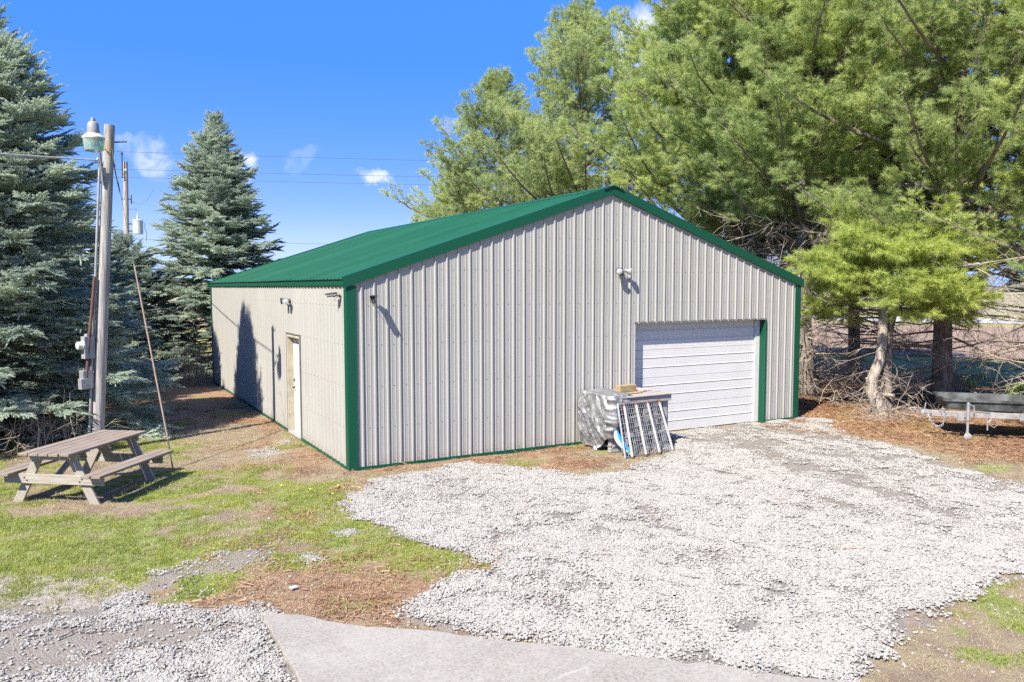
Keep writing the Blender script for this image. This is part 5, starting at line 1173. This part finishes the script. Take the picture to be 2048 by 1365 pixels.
# leaning wire rack with four round bars
WR = thing('wire_rack', 'grey wire rack with four round bars leaning on the crate front', 'rack', (4.64, -1.63, 0), R_(6))
lean_d = Vector((.18, .42, .98)).normalized(); WH = 1.06; WW = 1.26; yx = Vector((1, 0, 0))
pos = lambda a, b: Vector((a * WW * (1 - .14 * b), 0, .012)) + lean_d * (b * WH)
for i, a in enumerate((.14, .42, .70, .985)):
    mb = MB(); mb.use('bar_steel'); mb.tube([pos(a, .03), pos(a, .93)], .024, 10); mb.use('rust'); mb.tube([pos(a, .0), pos(a, .03)], .0235, 10); mb.tube([pos(a, .93), pos(a, 1.0)], .0238, 10); mb.build('bar', None, WR, 40)
mb = MB()
for k in range(12):
    b = .035 + .92 * k / 11; mb.tube([pos(0, b) + Vector((0, .02, 0)), pos(1.0, b) + Vector((0, .02, 0))], .0065, 5)
for k in range(23):
    a = k / 22 * .99; mb.tube([pos(a, .02) + Vector((0, .03, 0)), pos(a, .985) + Vector((0, .03, 0))], .005, 5)
kind(mb.build('wire_grid', 'galvanised', WR), 'stuff')
mb = MB(); mb.tube([pos(.0, .02), pos(.0, 1.0)], .012, 6); mb.tube([pos(.0, .985), pos(1.0, .985)], .008, 6); mb.build('frame', 'galvanised', WR)
# blue and white curved plastic
mb = MB(); n = 14; vs = []; R3 = Vector((.872, -.489, 0))
mb.use('blue_plastic')
def pod(w0, w1, off):
    rows = []
    for i in range(n + 1):
        s = i / n; c = Vector((0, 0, .50 - .48 * s)) + R3 * (.02 + .26 * s ** 1.5) + Vector((0, -.10 * s, 0)); wd = math.sin(math.pi * min(1, .12 + .85 * s)) * 1.0
        q = []
        for a in range(10):
            an = a / 10 * 6.283; q.append(c - R3 * off * wd + R3 * math.cos(an) * w0 * wd + Vector((-.489, -.872, 0)) * math.sin(an) * w1 * wd)
        rows.append(q)
    vs = [p for q in rows for p in q]; mb.add(vs, [(i * 10 + j, i * 10 + (j + 1) % 10, (i + 1) * 10 + (j + 1) % 10, (i + 1) * 10 + j) for i in range(n) for j in range(10)] + [tuple(range(10)), tuple(n * 10 + j for j in range(10))])
pod(.038, .035, 0); mb.use('white_plastic'); pod(.055, .022, .065)
o = mb.build('plastic_float', None, None, 60); o.location = (4.62, -1.36, 0); tag(o, 'blue and white curved plastic float tucked between the tarp and the rack', 'float')

# ------------------------------------------------------------------ trailer
TA = R_(-47); TR = thing('utility_trailer', 'grey trailer tongue with jack stand carrying a black tub on the needle-covered ground', 'trailer', (11.40, -2.92, 0), TA)
mb = MB(); mb.bar((.16, 0, .52), (1.9, 0, .52), .085, .115); mb.bar((1.9, 0, .52), (3.6, 0, .52), .09, .12); mb.build('tongue', 'trailer_metal', TR, bevel=.005)
mb = MB(); mb.bar((1.75, -.02, .515), (2.05, -.02, .515), .11, .13); mb.build('sleeve', 'galvanised', TR, bevel=.004)
mb = MB(); mb.lathe([(.052, -.05), (.058, -.02), (.05, .03), (.02, .05)], 14, None, (0, 0, .535)); mb.bar((0, 0, .55), (.26, 0, .55), .06, .07); mb.bar((.02, 0, .58), (.05, 0, .73), .035, .02); mb.build('coupler', 'galvanised', TR, bevel=.004)
mb = MB(); J = Vector((.82, -.085, 0)); mb.tube([J + Vector((0, 0, .10)), J + Vector((0, 0, .46))], .026, 12); mb.tube([J + Vector((0, 0, .40)), J + Vector((0, 0, .76))], .034, 12); mb.lathe([(.036, .755), (.03, .775), (.001, .78)], 12, None, J, cap=False); mb.box(J + Vector((-.13, .03, .47)), (.12, .03, .16)); mb.tube([J + Vector((.03, 0, .73)), J + Vector((.10, -.02, .71)), J + Vector((.10, -.03, .57))], .011, 6); jk = mb.build('jack', 'galvanised', TR, 40)
mb = MB(); mb.lathe([(.06, -.02), (.072, -.012), (.072, .012), (.06, .02)], 16, Matrix.Rotation(R_(90), 3, 'X'), J + Vector((.01, 0, .073))); mb.box(J + Vector((0, -.035, .10)), (.05, .006, .12)); mb.box(J + Vector((0, .035, .10)), (.05, .006, .12)); mb.build('caster', 'trailer_metal', jk, 40)
def chain(pts, r=.016, name='chain'):
    mb = MB(); P_ = [Vector(p) for p in pts]; d = 0; L = sum((b - a).length for a, b in zip(P_, P_[1:])); n = int(L / .042)
    for k in range(n):
        t = k / n * L; i = 0
        while i < len(P_) - 2 and t > (P_[i + 1] - P_[i]).length: t -= (P_[i + 1] - P_[i]).length; i += 1
        dr = (P_[i + 1] - P_[i]).normalized(); c = P_[i] + dr * t; s = dr.orthogonal().normalized(); s = s if k % 2 else dr.cross(s)
        ring = [c + dr * .030 * math.cos(a) + s * .018 * math.sin(a) for a in [j * .785 for j in range(9)]]; mb.tube(ring, .0062, 5, False)
    return mb.build(name, 'galvanised', TR, 60)
chain([(.10, -.03, .50), (.14, -.05, .36), (.22, -.06, .27), (.30, -.06, .25), (.36, -.06, .29), (.40, -.05, .40), (.42, -.05, .55), (.36, -.05, .62), (.31, -.05, .57), (.36, -.05, .50)])
mb = MB(); mb.tube([(.9, -.04, .585), (1.1, -.045, .59), (1.22, -.05, .585), (1.25, -.05, .46), (1.22, -.06, .40), (1.18, -.06, .37)], .013, 6); mb.tube([(1.18, -.06, .45), (1.185, -.06, .22)], .014, 6); mb.build('plug', 'galvanised', TR, 60); mb = MB(); mb.tube([(1.35, -.05, .46), (1.36, -.06, .34), (1.30, -.06, .28), (1.22, -.06, .33)], .009, 6); mb.build('wiring', 'galvanised', TR, 60)
# black tub
mb = MB()
def tub(x0, x1, y0, y1, z0, z1, tp=.05):
    def ring(x0, x1, y0, y1, z, r=.10, n=5):
        P_ = []
        for cx, cy, a0 in ((x1 - r, y1 - r, 0), (x0 + r, y1 - r, 90), (x0 + r, y0 + r, 180), (x1 - r, y0 + r, 270)):
            for k in range(n): a = R_(a0 + 90 * k / (n - 1)); P_.append((cx + r * math.cos(a), cy + r * math.sin(a), z))
        return P_
    L = [ring(x0 + tp, x1 - tp, y0 + tp, y1 - tp, z0), ring(x0, x1, y0, y1, z1 - .05), ring(x0 - .03, x1 + .03, y0 - .03, y1 + .03, z1 - .045), ring(x0 - .03, x1 + .03, y0 - .03, y1 + .03, z1), ring(x0 + .02, x1 - .02, y0 + .02, y1 - .02, z1), ring(x0 + tp + .02, x1 - tp - .02, y0 + tp + .02, y1 - tp - .02, z0 + .03)]
    n = len(L[0]); vs = [p for r in L for p in r]
    mb.add(vs, [(k * n + i, k * n + (i + 1) % n, (k + 1) * n + (i + 1) % n, (k + 1) * n + i) for k in range(5) for i in range(n)] + [tuple(range(n))[::-1], tuple(5 * n + i for i in range(n))])
tub(.42, 2.20, .06, 1.22, .60, .82); mb.build('tub', 'bin_plastic', TR, 40)
mb = MB(); mb.tube([(2.0, -.02, .85), (2.1, -.03, .82), (2.22, -.03, .79)], .016, 8); mb.build('tub_handle', 'white_plastic', TR, 40)
mb = MB(); tub(2.26, 3.6, -.12, 1.3, .60, .85); mb.build('bin', 'black_plastic', TR, 40)
mb = MB()
for y in (.1, 1.15): mb.bar((1.9, y, .56), (4.4, y, .56), .06, .07)
for x in (1.3, 2.2, 3.2, 4.3): mb.bar((x, -.0, .545), (x, 1.2, .545), .06, .06)
mb.bar((.7, .03, .53), (2.2, .9, .53), .06, .07); mb.build('bed_frame', 'trailer_metal', TR, bevel=.004)
for y in (-.28, 1.5):
    w = bpy.data.objects.new('wheel', None); COL.objects.link(w); w.parent = TR; w.location = (3.1, y, .29)
    mb = MB(); mb.lathe([(.17, -.08), (.25, -.085), (.285, -.06), (.29, 0), (.285, .06), (.25, .085), (.17, .08)], 26, Matrix.Rotation(R_(90), 3, 'X')); mb.build('tyre', 'rubber', w, 40)
    mb = MB(); mb.lathe([(.001, -.03), (.06, -.035), (.08, -.01), (.15, -.02), (.175, -.07), (.175, .07), (.12, .03), (.001, .03)], 22, Matrix.Rotation(R_(90), 3, 'X'), cap=False); mb.build('rim', 'white_paint', w, 40)
mb = MB(); mb.bar((3.1, -.3, .3), (3.1, 1.52, .3), .06, .06); mb.bar((3.1, .1, .3), (3.1, .1, .56), .06, .08, (1, 0, 0)); mb.bar((3.1, 1.15, .3), (3.1, 1.15, .56), .06, .08, (1, 0, 0)); mb.build('axle', 'dark_metal', TR)
mb = MB()
for x in (2.4, 3.0, 3.6): mb.bar((x, 1.26, .56), (x, 1.26, 1.20), .045, .045, (1, 0, 0))
for z in (.85, 1.02, 1.18): mb.bar((2.38, 1.26, z), (3.62, 1.26, z), .03, .03)
mb.build('side_rail', 'galvanised', TR, bevel=.003)

# ------------------------------------------------------------------ litter of small things
def stick(label, loc, rz, L, r, mat, seed):
    g = random.Random(seed); mb = MB(); pts = [Vector((L * (i / 5 - .5), g.uniform(-.02, .02) * L * 3, r + g.uniform(0, .008))) for i in range(6)]; mb.tube(pts, [r, r, r * .9, r * .8, r * .65, r * .4], 6); mb.tube([pts[2], pts[2] + Vector((L * .16, L * .13, .01))], [r * .6, r * .3], 5)
    return loose('stick', label, 'stick', mb, mat, loc, (0, 0, rz), 'fallen sticks on the gravel')
stick('brown fallen stick on the gravel in the middle right', (3.95, -6.95, .03), R_(-22), .30, .008, 'dry_twig', 1)
stick('long thin twig lying on the gravel toward the right edge', (5.6, -7.1, .03), R_(-48), .75, .006, 'dead_twig', 2)
stick('thin pale stick on the gravel at the left', (-3.0, -4.55, .03), R_(60), .28, .007, 'pale_twig', 3)
stick('short dark stick on the gravel path at far left', (-4.2, -5.0, .03), R_(35), .22, .009, 'dead_twig', 4)
stick('curved dark stick on the tracks in front of the overhead door', (4.9, -5.0, .03), R_(-50), .18, .010, 'dead_twig', 5)
mb = MB(); mb.box((0, 0, 0), (.09, .06, .02)); loose('paving_chip', 'flat white chip of stone lying on the brown earth', 'stone chip', mb, 'white_plastic', (-2.15, -4.84, .012), (R_(3), R_(4), R_(20)), bevel=.005)
print('tufts', [n for _, n in NT_], 'stones', NST, 'grass', NGR)
